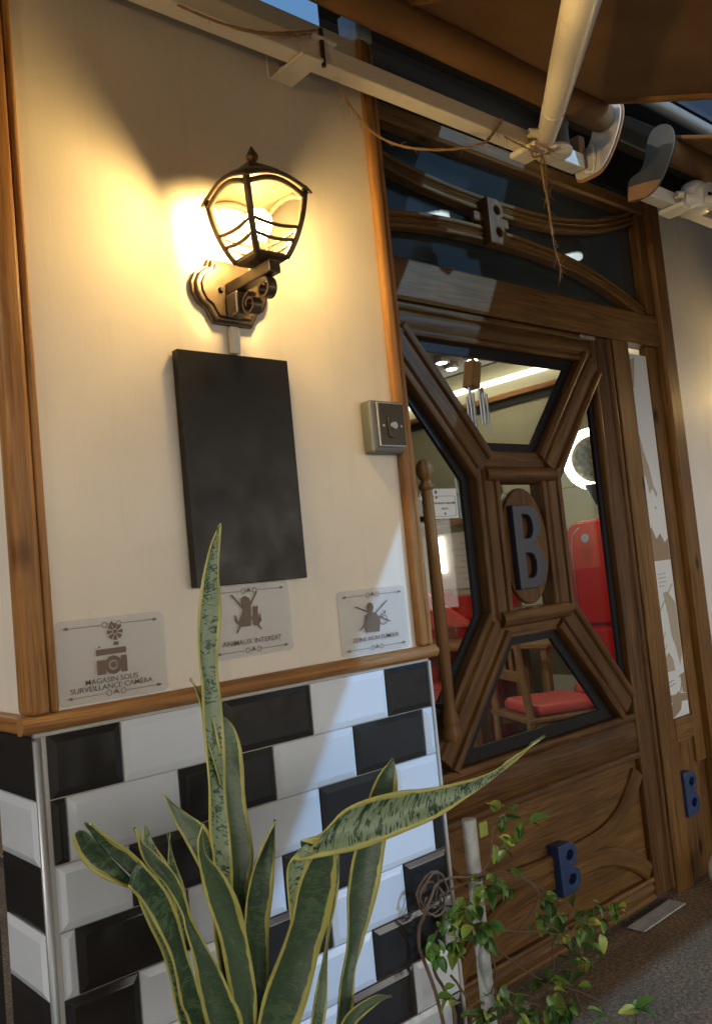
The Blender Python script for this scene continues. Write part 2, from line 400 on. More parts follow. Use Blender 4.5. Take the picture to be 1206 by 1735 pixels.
def lathe(bm, c, prof, n=20):
    uv = bm.loops.layers.uv.verify(); rows = []
    for r, z in prof:
        rows.append([bm.verts.new((c[0]+max(r, 1e-4)*math.cos(2*math.pi*k/n), c[1]+max(r, 1e-4)*math.sin(2*math.pi*k/n), c[2]+z)) for k in range(n)])
    for i in range(len(rows)-1):
        for k in range(n):
            f = bm.faces.new((rows[i][k], rows[i][(k+1) % n], rows[i+1][(k+1) % n], rows[i+1][k]))
            for l, q in zip(f.loops, ((i, k), (i, k+1), (i+1, k+1), (i+1, k))): l[uv].uv = (c[2]+prof[q[0]][1], q[1]*.01)
    bm.faces.new(rows[0][::-1]); bm.faces.new(rows[-1]); return bm
def flat2d(loops, thick, y_front, bev=0.0, res=3):
    """filled outlines [(x, z) ...] (holes allowed) as a slab whose front face lies at y_front; returns a mesh in world coordinates"""
    cu = bpy.data.curves.new("tmp", 'CURVE'); cu.dimensions = '2D'; cu.fill_mode = 'BOTH'; cu.extrude = max(thick/2-bev, 0); cu.bevel_depth = bev; cu.bevel_resolution = res if bev else 0
    if bev: cu.offset = -bev
    for lp in loops:
        s = cu.splines.new('POLY'); s.points.add(len(lp)-1); s.use_cyclic_u = True
        for p, (a, b) in zip(s.points, lp): p.co = (a, b, 0, 1)
    return curve_mesh(cu, thick, y_front)
def curve_mesh(cu, thick, y_front):
    o = bpy.data.objects.new("tmp", cu); COL.objects.link(o)
    dg = bpy.context.evaluated_depsgraph_get()
    me = bpy.data.meshes.new_from_object(o.evaluated_get(dg))
    bpy.data.objects.remove(o); bpy.data.curves.remove(cu)
    me.transform(Matrix(((1, 0, 0, 0), (0, 0, -1, y_front+thick/2), (0, 1, 0, 0), (0, 0, 0, 1))))
    me.materials.clear()
    if not me.uv_layers: me.uv_layers.new(name="UVMap")
    uvl = me.uv_layers[0].data
    for l in me.loops:
        c = me.vertices[l.vertex_index].co; uvl[l.index].uv = (c.z, c.x+c.y)
    return me
def text_mesh(txt, size, x, z, y_front, align='CENTER', sx=1.0, thick=.0006):
    cu = bpy.data.curves.new("tmp", 'FONT'); cu.body = txt; cu.size = size; cu.align_x = align; cu.extrude = thick/2; cu.resolution_u = 3
    cu.offset = size*.004
    me = curve_mesh(cu, thick, y_front)
    me.transform(Matrix.Translation((x, 0, z)) @ Matrix.Diagonal((sx, 1, 1, 1)))
    return me
def join_meshes(name, meshes):
    bm = bmesh.new()
    for me in meshes: bm.from_mesh(me); bpy.data.meshes.remove(me)
    out = bpy.data.meshes.new(name); bm.to_mesh(out); bm.free(); return out
def circle(cx, cz, r, n=24, rz=None, a0=0, a1=2*math.pi):
    rz = rz or r; full = abs(a1-a0-2*math.pi) < 1e-6
    return [(cx+r*math.cos(a0+(a1-a0)*k/(n if full else n-1)), cz+rz*math.sin(a0+(a1-a0)*k/(n if full else n-1))) for k in range(n)]
def rrect(x0, x1, z0, z1, r, n=5):
    out = []
    for cx, cz, a in ((x1-r, z1-r, 0), (x0+r, z1-r, .5), (x0+r, z0+r, 1), (x1-r, z0+r, 1.5)):
        for k in range(n): t = math.pi*(a+.5*k/(n-1)); out.append((cx+r*math.cos(t), cz+r*math.sin(t)))
    return out
def stroke(p, q, w):
    p, q = Vector(p), Vector(q); d = (q-p).normalized(); n_ = Vector((-d.y, d.x))*w/2
    return [tuple(p+n_), tuple(p-n_), tuple(q-n_), tuple(q+n_)]
def letter_b(x0, x1, z0, z1, small=False):
    """outline and the two holes of a chunky capital B"""
    w, h = x1-x0, z1-z0; o = [(x0, z0), (x0+w*.55, z0)]
    zc = z0+h*.52
    for k in range(1, 9): t = -math.pi/2+math.pi*k/9; o.append((x0+w*.55+w*.45*math.cos(t), z0+h*.26+h*.26*math.sin(t)))
    for k in range(1, 9): t = -math.pi/2+math.pi*k/9; o.append((x0+w*.52+w*.42*math.cos(t), zc+h*.24+h*.24*math.sin(t)))
    o += [(x0+w*.52, z1), (x0, z1)]
    def hole(za, zb):
        r = min((zb-za)/2, w*.2); c = x0+w*.66-r; hh = [(x0+w*.3, zb), (x0+w*.3, za)]
        for k in range(9): t = -math.pi/2+math.pi*k/8; hh.append((c+r*math.cos(t), (za+zb)/2+(zb-za)/2*math.sin(t)))
        return hh
    if small: return [o, circle(x0+w*.56, z0+h*.27, w*.20, 18, h*.105), circle(x0+w*.54, z0+h*.75, w*.19, 18, h*.10)]
    return [o, hole(z0+h*.13, z0+h*.42), hole(z0+h*.60, z0+h*.88)]

SNAKE = [(0.9,
  [(-0.0102, 0.5841, 0.0114, 0.5753, -0.3), (-0.0074, 0.7096, 0.0134, 0.7025, -0.2975), (-0.01, 0.8035, 0.0157, 0.7959, -0.295), (-0.0128, 0.8788, 0.02, 0.8705, -0.2925),
   (-0.0093, 0.9369, 0.0226, 0.9298, -0.29), (-0.0053, 0.9874, 0.0249, 0.9815, -0.2875), (-0.0035, 1.0524, 0.03, 1.0487, -0.285), (-0.004, 1.11, 0.0315, 1.107, -0.2825),
   (0.0081, 1.1755, 0.0443, 1.1736, -0.28), (0.0175, 1.2225, 0.0496, 1.221, -0.2775), (0.0311, 1.2578, 0.0551, 1.2583, -0.275), (0.0452, 1.2804, 0.059, 1.2816, -0.2725),
   (0.0615, 1.3007, 0.0626, 1.3016, -0.27)]),
 (0.35,
  [(0.0092, 0.5697, 0.0401, 0.5571, -0.28), (0.0209, 0.6945, 0.0495, 0.6847, -0.2756), (0.0221, 0.7762, 0.0569, 0.7657, -0.2711), (0.0227, 0.8146, 0.0708, 0.8037, -0.2667),
   (0.0285, 0.864, 0.0744, 0.854, -0.2622), (0.0341, 0.9014, 0.0751, 0.8935, -0.2578), (0.0377, 0.9302, 0.0764, 0.9235, -0.2533), (0.0438, 0.973, 0.075, 0.9686, -0.2489),
   (0.049, 0.9971, 0.0699, 0.995, -0.2444), (0.0534, 1.0129, 0.0566, 1.0132, -0.24)]),
 (0.05,
  [(-0.086, 0.5984, -0.0483, 0.5899, -0.34), (-0.0979, 0.6542, -0.0726, 0.6441, -0.35), (-0.1113, 0.6821, -0.0836, 0.675, -0.36), (-0.1223, 0.7236, -0.0992, 0.7362, -0.37),
   (-0.1361, 0.7695, -0.1161, 0.7885, -0.38), (-0.1607, 0.823, -0.139, 0.8422, -0.39), (-0.1906, 0.8637, -0.1697, 0.8872, -0.4)],
  [([(-0.1804, 0.8562, -0.1698, 0.8562, -0.378), (-0.2142, 0.8794, -0.1951, 0.8863, -0.3798), (-0.2335, 0.9019, -0.2149, 0.9121, -0.3815),
     (-0.2438, 0.9237, -0.2294, 0.9334, -0.3832), (-0.2447, 0.9316, -0.2384, 0.9394, -0.385)],
    -1, -0.1),
   ([(-0.1696, 0.8576, -0.159, 0.8803, -0.378), (-0.1932, 0.8876, -0.179, 0.901, -0.3822), (-0.2141, 0.9127, -0.2002, 0.9193, -0.3865), (-0.2288, 0.9371, -0.2172, 0.9361, -0.3908),
     (-0.2335, 0.9471, -0.2306, 0.9477, -0.395)],
    0.1, 1)]),
 (0.75,
  [(-0.0916, 0.5974, -0.0661, 0.5865, -0.33), (-0.1032, 0.6501, -0.0804, 0.641, -0.33), (-0.1087, 0.7017, -0.0844, 0.6927, -0.33), (-0.1205, 0.7444, -0.0933, 0.7469, -0.33),
   (-0.1345, 0.7816, -0.106, 0.7886, -0.33), (-0.1422, 0.8076, -0.1234, 0.8128, -0.33), (-0.1457, 0.8249, -0.1421, 0.8282, -0.33)]),
 (0.15,
  [(-0.0578, 0.5864, -0.0107, 0.5741, -0.34), (-0.067, 0.6388, -0.0167, 0.6257, -0.34), (-0.0735, 0.6825, -0.0285, 0.6579, -0.34), (-0.0782, 0.7164, -0.0433, 0.7039, -0.34),
   (-0.0871, 0.7622, -0.0779, 0.776, -0.34), (-0.0907, 0.7897, -0.084, 0.7951, -0.34), (-0.1105, 0.8295, -0.0945, 0.8323, -0.34), (-0.1286, 0.8512, -0.108, 0.8568, -0.34),
   (-0.1415, 0.8756, -0.1262, 0.8787, -0.34), (-0.1452, 0.8987, -0.1399, 0.8936, -0.34), (-0.1474, 0.9111, -0.1458, 0.9107, -0.34)]),
 (0.8,
  [(-0.092, 0.7721, -0.0643, 0.7631, -0.31), (-0.1048, 0.8291, -0.0853, 0.831, -0.3075), (-0.1188, 0.8708, -0.1047, 0.8731, -0.305), (-0.1189, 0.8934, -0.1087, 0.8923, -0.3025),
   (-0.1137, 0.8986, -0.1104, 0.8978, -0.3)]),
 (0.6,
  [(-0.0862, 0.7396, -0.0593, 0.7382, -0.31), (-0.0817, 0.7832, -0.0656, 0.782, -0.306), (-0.0831, 0.8216, -0.0675, 0.8052, -0.302), (-0.0824, 0.844, -0.0749, 0.8474, -0.298),
   (-0.0782, 0.8657, -0.0745, 0.8663, -0.294), (-0.074, 0.8774, -0.0727, 0.877, -0.29)]),
 (0.45,
  [(-0.0136, 0.617, 0.0162, 0.6214, -0.3), (-0.0201, 0.7455, 0.0098, 0.752, -0.2957), (-0.0241, 0.7941, 0.0065, 0.8095, -0.2914), (-0.0357, 0.8345, -0.0049, 0.8448, -0.2871),
   (-0.0465, 0.8634, -0.0162, 0.8717, -0.2829), (-0.0552, 0.8828, -0.0339, 0.8904, -0.2786), (-0.0627, 0.9059, -0.0488, 0.9065, -0.2743),
   (-0.0692, 0.9303, -0.0674, 0.9299, -0.27)]),
 (0.2,
  [(-0.0113, 0.5599, 0.0158, 0.5484, -0.32), (-0.0131, 0.6118, 0.0168, 0.6, -0.3222), (-0.0212, 0.6678, 0.0199, 0.6526, -0.3244), (-0.0328, 0.7254, 0.0155, 0.7089, -0.3267),
   (-0.044, 0.7724, 0.002, 0.7673, -0.3289), (-0.0523, 0.8181, -0.0216, 0.8185, -0.3311), (-0.0578, 0.8511, -0.0445, 0.8458, -0.3333), (-0.0599, 0.8714, -0.0481, 0.8659, -0.3356),
   (-0.0563, 0.884, -0.0483, 0.8819, -0.3378), (-0.0522, 0.8934, -0.0504, 0.8929, -0.34)]),
 (0.1,
  [(0.0116, 0.5468, 0.0374, 0.5358, -0.31), (0.0139, 0.5969, 0.0418, 0.5858, -0.3086), (0.0151, 0.6745, 0.0574, 0.6569, -0.3071), (0.0198, 0.7339, 0.0666, 0.7187, -0.3057),
   (0.0382, 0.7812, 0.0764, 0.7698, -0.3043), (0.0617, 0.8176, 0.0866, 0.8141, -0.3029), (0.08, 0.8412, 0.0916, 0.8399, -0.3014), (0.0936, 0.8555, 0.0946, 0.8552, -0.3)]),
 (0.12,
  [(0.0021, 0.5576, 0.0673, 0.5379, -0.33), (0.0139, 0.6048, 0.0825, 0.5816, -0.3343), (0.0357, 0.6491, 0.1037, 0.6238, -0.3386), (0.0565, 0.6908, 0.1262, 0.6667, -0.3429),
   (0.073, 0.7268, 0.1429, 0.7041, -0.3471), (0.0908, 0.766, 0.1533, 0.7526, -0.3514), (0.113, 0.7973, 0.1584, 0.7947, -0.3557), (0.13, 0.8117, 0.1584, 0.8142, -0.36)]),
 (0.98,
  [(0.0542, 0.7341, 0.0621, 0.7355, -0.37), (0.0511, 0.764, 0.0652, 0.766, -0.3747), (0.0507, 0.7905, 0.0776, 0.797, -0.3793), (0.0531, 0.8114, 0.0942, 0.8256, -0.384),
   (0.0608, 0.8196, 0.1048, 0.8382, -0.3887), (0.088, 0.8167, 0.1267, 0.8529, -0.3933), (0.1192, 0.8145, 0.1547, 0.8678, -0.398), (0.1733, 0.8099, 0.2021, 0.8744, -0.4027),
   (0.2239, 0.8094, 0.2548, 0.8722, -0.4073), (0.2798, 0.8155, 0.3027, 0.8643, -0.412), (0.3282, 0.8227, 0.344, 0.8608, -0.4167), (0.3649, 0.8299, 0.3761, 0.8605, -0.4213),
   (0.4028, 0.8381, 0.4108, 0.8607, -0.426), (0.4392, 0.852, 0.4442, 0.8642, -0.4307), (0.4708, 0.8666, 0.4763, 0.8722, -0.4353), (0.5707, 0.895, 0.5726, 0.8962, -0.44)]),
 (0.12,
  [(0.1351, 0.4943, 0.1611, 0.4833, -0.31), (0.1694, 0.5348, 0.1918, 0.5259, -0.3078), (0.1878, 0.5922, 0.2141, 0.5914, -0.3056), (0.2019, 0.6324, 0.2403, 0.6263, -0.3033),
   (0.2201, 0.7037, 0.2806, 0.7045, -0.3011), (0.2431, 0.7714, 0.3114, 0.7612, -0.2989), (0.2622, 0.8067, 0.3327, 0.8032, -0.2967), (0.2876, 0.8378, 0.3465, 0.8384, -0.2944),
   (0.3175, 0.869, 0.3511, 0.8664, -0.2922), (0.3498, 0.8911, 0.3538, 0.8902, -0.29)]),
 (0.3,
  [(0.1342, 0.5098, 0.1569, 0.4919, -0.33), (0.1567, 0.5486, 0.1796, 0.5377, -0.336), (0.1811, 0.562, 0.1924, 0.5499, -0.342), (0.2014, 0.5679, 0.2083, 0.5567, -0.348),
   (0.2168, 0.5707, 0.2204, 0.5615, -0.354), (0.2372, 0.5638, 0.2381, 0.5617, -0.36)]),
 (0.5,
  [(0.0783, 0.5219, 0.109, 0.5088, -0.32), (0.113, 0.561, 0.1331, 0.553, -0.32), (0.1402, 0.6306, 0.1522, 0.6263, -0.32), (0.1602, 0.6923, 0.168, 0.6898, -0.32),
   (0.182, 0.7555, 0.1876, 0.7538, -0.32), (0.1911, 0.7812, 0.1934, 0.7805, -0.32)]),
 (0.5,
  [(0.011, 0.924, 0.0227, 0.9214, -0.29), (0.0011, 0.9927, 0.0151, 0.9933, -0.285), (-0.0024, 1.036, 0.0095, 1.0365, -0.28), (-0.0077, 1.0629, -0.0007, 1.0635, -0.275),
   (-0.01, 1.0792, -0.0086, 1.079, -0.27)])]
VINE_STEMS = [[(0.6299, 0.1993), (0.6217, 0.319), (0.6068, 0.4414), (0.6101, 0.5109), (0.6471, 0.5471), (0.6922, 0.5458), (0.7574, 0.5415), (0.8242, 0.5643), (0.8519, 0.6085),
  (0.9042, 0.6214)],
 [(0.6499, 0.1907), (0.6569, 0.2819), (0.6351, 0.3726), (0.6385, 0.4306), (0.671, 0.4675), (0.7393, 0.4885)],
 [(0.692, 0.485), (0.7572, 0.4209), (0.8598, 0.3166), (0.9737, 0.23), (1.1214, 0.1412), (1.2155, 0.0419)],
 [(0.7396, 0.4304), (0.8713, 0.3831), (1.0588, 0.3141), (1.1668, 0.3035), (1.2613, 0.3192)], [(0.9119, 0.494), (0.9568, 0.4409), (0.9146, 0.3883), (0.8443, 0.3704)],
 [(0.9119, 0.494), (1.0095, 0.4222), (1.0787, 0.3556)], [(1.0452, 0.3662), (1.0275, 0.2976), (0.9875, 0.2554)],
 [(0.655, 0.1886), (0.7184, 0.2397), (0.8062, 0.242), (0.9044, 0.2106), (0.9578, 0.1445)], [(0.7635, 0.4002), (0.7889, 0.3168), (0.7902, 0.242)],
 [(0.6522, 0.5216), (0.7532, 0.5153), (0.853, 0.5176), (0.8873, 0.4751)], [(1.0986, 0.1498), (1.1251, 0.0985), (1.1327, 0.0749)],
 [(0.9454, 0.3783), (1.0874, 0.2771), (1.0954, 0.2194)], [(0.6469, 0.3684), (0.6983, 0.2896), (0.7068, 0.2263)]]
VINE_CLUSTERS = [(0.9072, 0.614, 10, 0.031), (0.8521, 0.5734, 5, 0.026), (0.7819, 0.513, 8, 0.033), (0.8478, 0.4869, 9, 0.033), (0.6806, 0.4704, 12, 0.04), (0.6284, 0.4222, 8, 0.033),
 (0.7446, 0.4621, 7, 0.031), (0.7635, 0.4002, 6, 0.031), (1.0029, 0.3865, 12, 0.043), (1.1205, 0.3214, 12, 0.047), (1.2212, 0.3173, 9, 0.031), (1.1476, 0.2705, 8, 0.035),
 (1.0404, 0.2796, 5, 0.031), (1.1101, 0.2073, 6, 0.026), (0.9843, 0.2262, 8, 0.031), (1.0296, 0.1626, 9, 0.035), (0.8092, 0.2596, 10, 0.043), (0.748, 0.2462, 10, 0.043),
 (0.8812, 0.2004, 10, 0.047), (0.9578, 0.1445, 8, 0.043), (1.1327, 0.0749, 4, 0.017), (0.6813, 0.4159, 6, 0.031), (0.6233, 0.33, 3, 0.024)]
VINE_COIL = (0.6361, 0.5325)

# ================================================================== SETTING
bm = bmesh.new(); bmesh.ops.create_grid(bm, x_segments=2, y_segments=2, size=60)
g = obj('ground', bm, 'ground'); g['kind'] = 'structure'; tag(g, 'coarse brown gritty pavement in front of the door', 'ground', kind='structure')
o = obj('room_floor', B(.76, 4.05, .36, 5.0, -.02, .012), 'floor_joint'); tag(o, 'dark floor of the dining room behind the door', 'floor', kind='structure')
fl = thing('plank_floor', 'pale wooden planks laid on the dining room floor', 'floor', (2.4, .4, .012), kind='structure')
for i in range(30):
    y = .40+i*.15
    obj('plank', B(.8, 4.0, y, y+.143, .008, .020+.002*random.random(), .003, along=0), 'plank_wood', fl)
o = obj('ceiling', B(.76, 4.4, .36, 5.0, 2.56, 2.62), 'ceiling_grey'); tag(o, 'grey ceiling of the dining room dotted with spotlights', 'ceiling', kind='structure')

# ================================================================== TILED SHOP WALL
XL_, XR_ = -.137, .745
wall = thing('shop_wall', 'cream shop wall with black and white tiles below a wooden rail', 'wall', (.30, .095, 0))
obj('plaster', B(XL_+.002, XR_-.002, .001, .188, 0, 2.448), 'plaster', wall)
obj('grout_bed', B(XL_-.003, XR_-.001, -.0035, .17, 0, 1.0), 'grout', wall)
def tile_bm(w, h):
    bm = bmesh.new(); ch = .011; t0, t1 = .0045, .0085
    def ring(a, y): return [bm.verts.new((sx*(w/2-a), y, sz*(h/2-a))) for sx, sz in ((-1, -1), (1, -1), (1, 1), (-1, 1))]
    R = [ring(0, 0), ring(0, -t0+.001), ring(.001, -t0), ring(ch, -t1+.0006), ring(ch+.002, -t1)]
    for a, b in zip(R, R[1:]):
        for k in range(4): bm.faces.new((a[k], a[(k+1) % 4], b[(k+1) % 4], b[k]))
    bm.faces.new(R[-1]); bm.faces.new(R[0][::-1]); bmesh.ops.recalc_face_normals(bm, faces=bm.faces); return bm
TM = {}
def tile(xc, y, zc, w, h, colour, rotz=0):
    key = (round(w, 3), round(h, 3), colour)
    if key not in TM:
        me = bpy.data.meshes.new('tile'); b = tile_bm(w, h); b.to_mesh(me); b.free(); me.materials.append(M[colour]); TM[key] = me
    o = bpy.data.objects.new('tile', TM[key]); COL.objects.link(o); o.parent = wall
    o.location = Vector((xc, y, zc))-ORG[wall]
    o.rotation_euler = (rad(random.uniform(-.28, .28)), rad(random.uniform(-.15, .15)), rotz+rad(random.uniform(-.28, .28)))
PW, PH, J = .202, .102, .0022
for r in range(10):
    zt, zb = 1.0-r*PH, max(1.0-(r+1)*PH, .002)
    for k in range(-3, 6):
        for s, colr in ((-r/2+2*k, 'white_tile'), (1-r/2+2*k, 'black_tile')):
            a, b = s*PW, (s+1)*PW
            a2, b2 = max(a, XL_+.011), min(b, XR_-.007)
            if b2-a2 < .012: continue
            tile((a2+b2)/2, -.0035, (zt+zb)/2, b2-a2-J, zt-zb-J, colr)
    tile(XL_-.003, .088, (zt+zb)/2, .172-J, zt-zb-J, 'black_tile' if r % 2 == 0 else 'white_tile', rad(-90))
# metal corner strip, rails, mouldings
bm = bmesh.new(); tube(bm, [(XL_-.002, -.002, .002), (XL_-.002, -.002, 1.0)], .0068, 12); obj('corner_strip', bm, 'steel', wall, True)
obj('end_strip', B(XR_-.006, XR_+.003, -.010, .05, .002, .999, .002), 'grout', wall)
obj('joint_bead', B(XL_-.01, XR_-.004, -.0105, -.001, .9985, 1.0055, .002), 'grout', wall)
rp = [(-.014, 0), (-.014, .012), (-.011, .020), (-.004, .026), (.004, .026), (.011, .020), (.014, .012), (.014, 0)]
bm = bmesh.new(); sweep(bm, [(XL_-.030, 1.0195), (.10, 1.0190), (.40, 1.0197), (XR_+.016, 1.0192)], rp, 0.0)
obj('dado_rail', bm, 'trim_wood', wall, 50)
obj('dado_rail', B(XL_-.029, XL_, .0005, .18, 1.006, 1.0325, .006, 2, along=1), 'trim_wood', wall)
def vert_strip(name, x0, x1, y0, y1, z0, z1, bev=.006):
    return obj(name, B(x0, x1, y0, y1, z0, z1, bev, 3, along=2), 'trim_wood', wall, 40)
vert_strip('corner_moulding', XL_-.020, XL_+.018, -.021, .024, 1.0335, 2.447, .009)
vert_strip('edge_moulding', XL_+.0195, XL_+.034, -.017, .003, 1.0335, 2.446, .006)
vert_strip('corner_moulding', XR_-.030, XR_-.004, -.019, .003, 1.0335, 2.447, .008)
vert_strip('edge_moulding', XR_-.0025, XR_+.014, -.014, .045, 1.0335, 2.446, .006)
obj('cap_strip', B(XR_-.034, XR_+.016, -.016, .05, 2.449, 2.53, .004), 'stake', wall)
o = obj('conduit', B(.2875, .3095, -.014, .001, 1.6565, 1.712, .005, 2), 'plaster'); tag(o, 'short cream cable cover between the lantern and the blank board', 'cable cover')

# blue board seen above the wall
o = obj('lit_panel', B(-.6, .70, .10, .14, 2.3, 2.60), 'blue_panel'); tag(o, 'glowing light blue panel showing above the cream wall', 'light panel')

# wall and dark shop front to the left, both turned away
o = obj('dark_shop_front', B(-2.6, XL_-.012, .196, .3, 0, 3.2), 'dark_void'); tag(o, 'dark shop front receding beyond the wall corner', 'shop front')  # made taller to stop the left street light

# ================================================================== WALL RIGHT OF THE DOOR
o = obj('side_wall', B(2.553, 9.0, .300, .36, 0, 2.72), 'side_plaster'); tag(o, 'pale plain wall to the right of the door frame', 'wall')
fa = thing('fascia', 'dark housing above the door, behind the brown awnings', 'fascia', (1.9, .3, 2.55))
obj('fascia_board', B(.76, 9.0, .292, .36, 2.57, 2.735), 'dark_void', fa)
obj('upper_board', B(.76, 9.0, .296, .36, 2.765, 5.2), 'navy_wall', fa)  # navy board added to pass for dark sky over the gutter
obj('soffit_board', B(.76, 9.0, -.02, .294, 2.74, 2.76), 'dark_void', fa)
o = obj('gutter_pipe', T([(.8, -.02, 2.690), (9.0, -.02, 2.690)], .024, 14), 'gutter', None, True); tag(o, 'pale gutter pipe high above the door between both awnings', 'pipe')

# ================================================================== DOOR FRAME
FY = .291
df = thing('door_frame', 'brown timber door frame with glazed fanlight and side light', 'door frame', (1.65, .32, 0))
def bar(name, path, prof, y0, material, parent, sm=35, label=None):
    b = bmesh.new(); sweep(b, path, prof, y0); return obj(name, b, material, parent, sm, label)
def prof_post(w, h, back=.05): return [(-w/2, -back), (-w/2, h-.006), (-w/2+.006, h), (-.012, h), (-.008, h-.004), (-.004, h), (w/2-.006, h), (w/2, h-.006), (w/2, -back)]
bar('jamb', [(2.504, 0), (2.504, 1.0), (2.505, 2.56)], prof_flat(.090, .030, .06, .008), FY, 'frame_wood', df)
bar('jamb', [(2.196, 0), (2.196, .9), (2.196, 1.9645)], prof_flat(.104, .005, .05, .004), FY, 'frame_wood', df)
bar('jamb', [(.846, 0), (.846, 1), (.846, 2.56)], prof_flat(.09, .012, .05, .006), FY, 'frame_wood', df)
bar('transom_beam', [(.893, 2.0275), (1.6, 2.027), (2.4575, 2.0275)], prof_flat(.123, .016, .05, .008), FY, 'frame_wood', df)
bar('head_beam', [(.893, 2.517), (1.6, 2.517), (2.4575, 2.517)], prof_flat(.055, .016, .05, .008), FY, 'frame_wood', df)
obj('fanlight_glass', B(.89, 2.46, .325, .331, 2.07, 2.50), 'transom_glass', df)
obj('glazing_bead', B(2.405, 2.4575, .280, .324, 2.0905, 2.488, .006, 2), 'frame_wood', df)
up = [(1.56+d, 2.335+.15*(abs(d)/.86)**2.4) for d in [i*.04-.66 for i in range(38)] if 1.56+d < 2.404]
lo = [(1.53+d, 2.232-.145*(abs(d)/.85)**2.5) for d in [i*.04-.635 for i in range(38)] if 1.53+d < 2.40]
bar('arched_bar', up, prof_bar(.052, .016, .014, .006, .02), .30, 'frame_wood', df)
bar('arched_bar', lo, prof_bar(.050, .018, .014, .006, .02), .295, 'frame_wood', df)
obj('cross_block', B(1.43, 1.60, .279, .297, 2.268, 2.300, .005, 2), 'frame_wood', df)
finish('letter_block', flat2d(letter_b(1.468, 1.548, 2.193, 2.341, True), .036, .252, .004), 'frame_wood', df, 40)
# side light
sp = obj('poster_film', B(2.2485, 2.384, .300, .322, .5775, 1.928), 'paper', df)
bar('side_bead', [(2.4225, .4), (2.4225, 1.2), (2.4225, 1.964)], prof_flat(.068, .004, .03, .003), .297, 'frame_wood', df)
obj('side_rail', B(2.2485, 2.378, .283, .33, .497, .577, .006, 2), 'frame_wood', df)
obj('side_panel', B(2.2485, 2.458, .306, .33, 0, .4965), 'panel_wood', df)
finish('letter_block', flat2d(letter_b(2.250, 2.342, .233, .388, True), .030, .276, .003), 'blue_paint', df, 40, 'blue letter block near the floor')
# poster drawings (flat print)
pr = []
def pm(loops): pr.append(flat2d(loops, .0004, .2994-.00004*len(pr)-(.0004 if PSET else 0)))
PSET = 0
pm([[(2.252, 1.90), (2.30, 1.915), (2.275, 1.80), (2.252, 1.79)]])
pm([[(2.252, 1.60), (2.27, 1.62), (2.285, 1.56), (2.31, 1.50), (2.325, 1.43), (2.345, 1.40), (2.338, 1.385), (2.315, 1.42), (2.295, 1.40), (2.28, 1.46), (2.262, 1.48), (2.252, 1.46)]])
pm([[(2.315, 1.35), (2.33, 1.352), (2.322, 1.338)]])
for z in (1.10, 1.085, 1.07, 1.055): pm([stroke((2.28, z), (2.335 if z > 1.06 else 2.32, z+.002), .003)])
pm([stroke((2.262, .965), (2.372, 1.06), .006)])
pm([[(2.30, 1.03), (2.33, 1.035), (2.378, .99), (2.38, .80), (2.36, .76), (2.345, .83), (2.325, .87), (2.318, .95)]])
pm([[(2.268, .80), (2.29, .815), (2.315, .785), (2.32, .745), (2.262, .745)]])
pm([stroke((2.262, .86), (2.285, .89), .004)]); pm([stroke((2.270, .825), (2.284, .845), .004)])
finish('poster_print', join_meshes('poster_print', pr), 'print_tan', df)
pr = []; PSET = 1
pm([[(2.252, 1.26), (2.275, 1.275), (2.30, 1.23), (2.33, 1.25), (2.356, 1.215), (2.380, 1.23), (2.380, 1.15), (2.252, 1.15)]])
pm([[(2.350, .725), (2.384, .73), (2.384, .655), (2.355, .66)]])
pm([[(2.25, .662), (2.384, .655), (2.384, .627), (2.25, .635)]])
pm([[(2.256, .580), (2.28, .582), (2.325, .60), (2.345, .64), (2.325, .668), (2.295, .655), (2.268, .625)]])
pm([stroke((2.33, .645), (2.356, .70), .004)])
pm([stroke((2.255, .705), (2.30, .712), .003)]); pm([stroke((2.256, .69), (2.31, .70), .003)]); pm([stroke((2.335, .718), (2.38, .73), .003)])
finish('poster_print', join_meshes('poster_print', pr), 'print_brown', df)

# ================================================================== DOOR LEAF
DX0, DX1, DC = .893, 2.126, 1.513
DY = .300
dl = thing('wooden_door', 'dark wooden door with X shaped glazing bars and a letter B plaque', 'door', (DC, .32, .02))
def mir(pts): return [(2*DC-x, z) for x, z in pts]
STW = .125
bar('stile', [(DX1-STW/2, .03), (DX1-STW/2, 1.0), (DX1-STW/2, 1.962)], prof_bar(STW, .012, .022, .010, .035), DY, 'door_wood', dl)
bar('stile', [(DX0+STW/2, .03), (DX0+STW/2, 1.0), (DX0+STW/2, 1.962)], prof_bar(STW, .012, .022, .010, .035), DY, 'door_wood', dl)
bar('top_rail', [(DX0+STW+.001, 1.9135), (DC, 1.9135), (DX1-STW-.001, 1.9135)], prof_bar(.096, .012, .022, .010, .035), DY, 'door_wood', dl)
bar('middle_rail', [(DX0+STW+.001, .570), (DC, .570), (DX1-STW-.001, .570)], prof_bar(.155, .012, .026, .010, .035), DY, 'door_wood', dl)
bar('bottom_rail', [(DX0+STW+.001, .062), (DC, .062), (DX1-STW-.001, .062)], prof_bar(.075, .012, .02, .008, .035), DY, 'panel_wood', dl)
cb = prof_bar(.122, .020, .026, .010, .03)
tl = [(1.035, 1.862), (1.200, 1.672), (1.352, 1.492)]
bl = [(1.350, 1.022), (1.215, .862), (1.060, .676)]
for p in (tl, mir(tl), bl, mir(bl)): bar('diagonal_bar', p, cb, DY-.002, 'door_wood', dl)
vb = prof_bar(.105, .023, .022, .010, .03)
bar('vertical_bar', [(1.357, 1.030), (1.357, 1.25), (1.357, 1.485)], vb, DY-.004, 'door_wood', dl)
bar('vertical_bar', [(1.669, 1.030), (1.669, 1.25), (1.669, 1.485)], vb, DY-.004, 'door_wood', dl)
bar('cross_bar', [(1.345, 1.466), (DC, 1.466), (1.681, 1.466)], prof_round(.050, .030, .03), DY-.008, 'door_wood', dl)
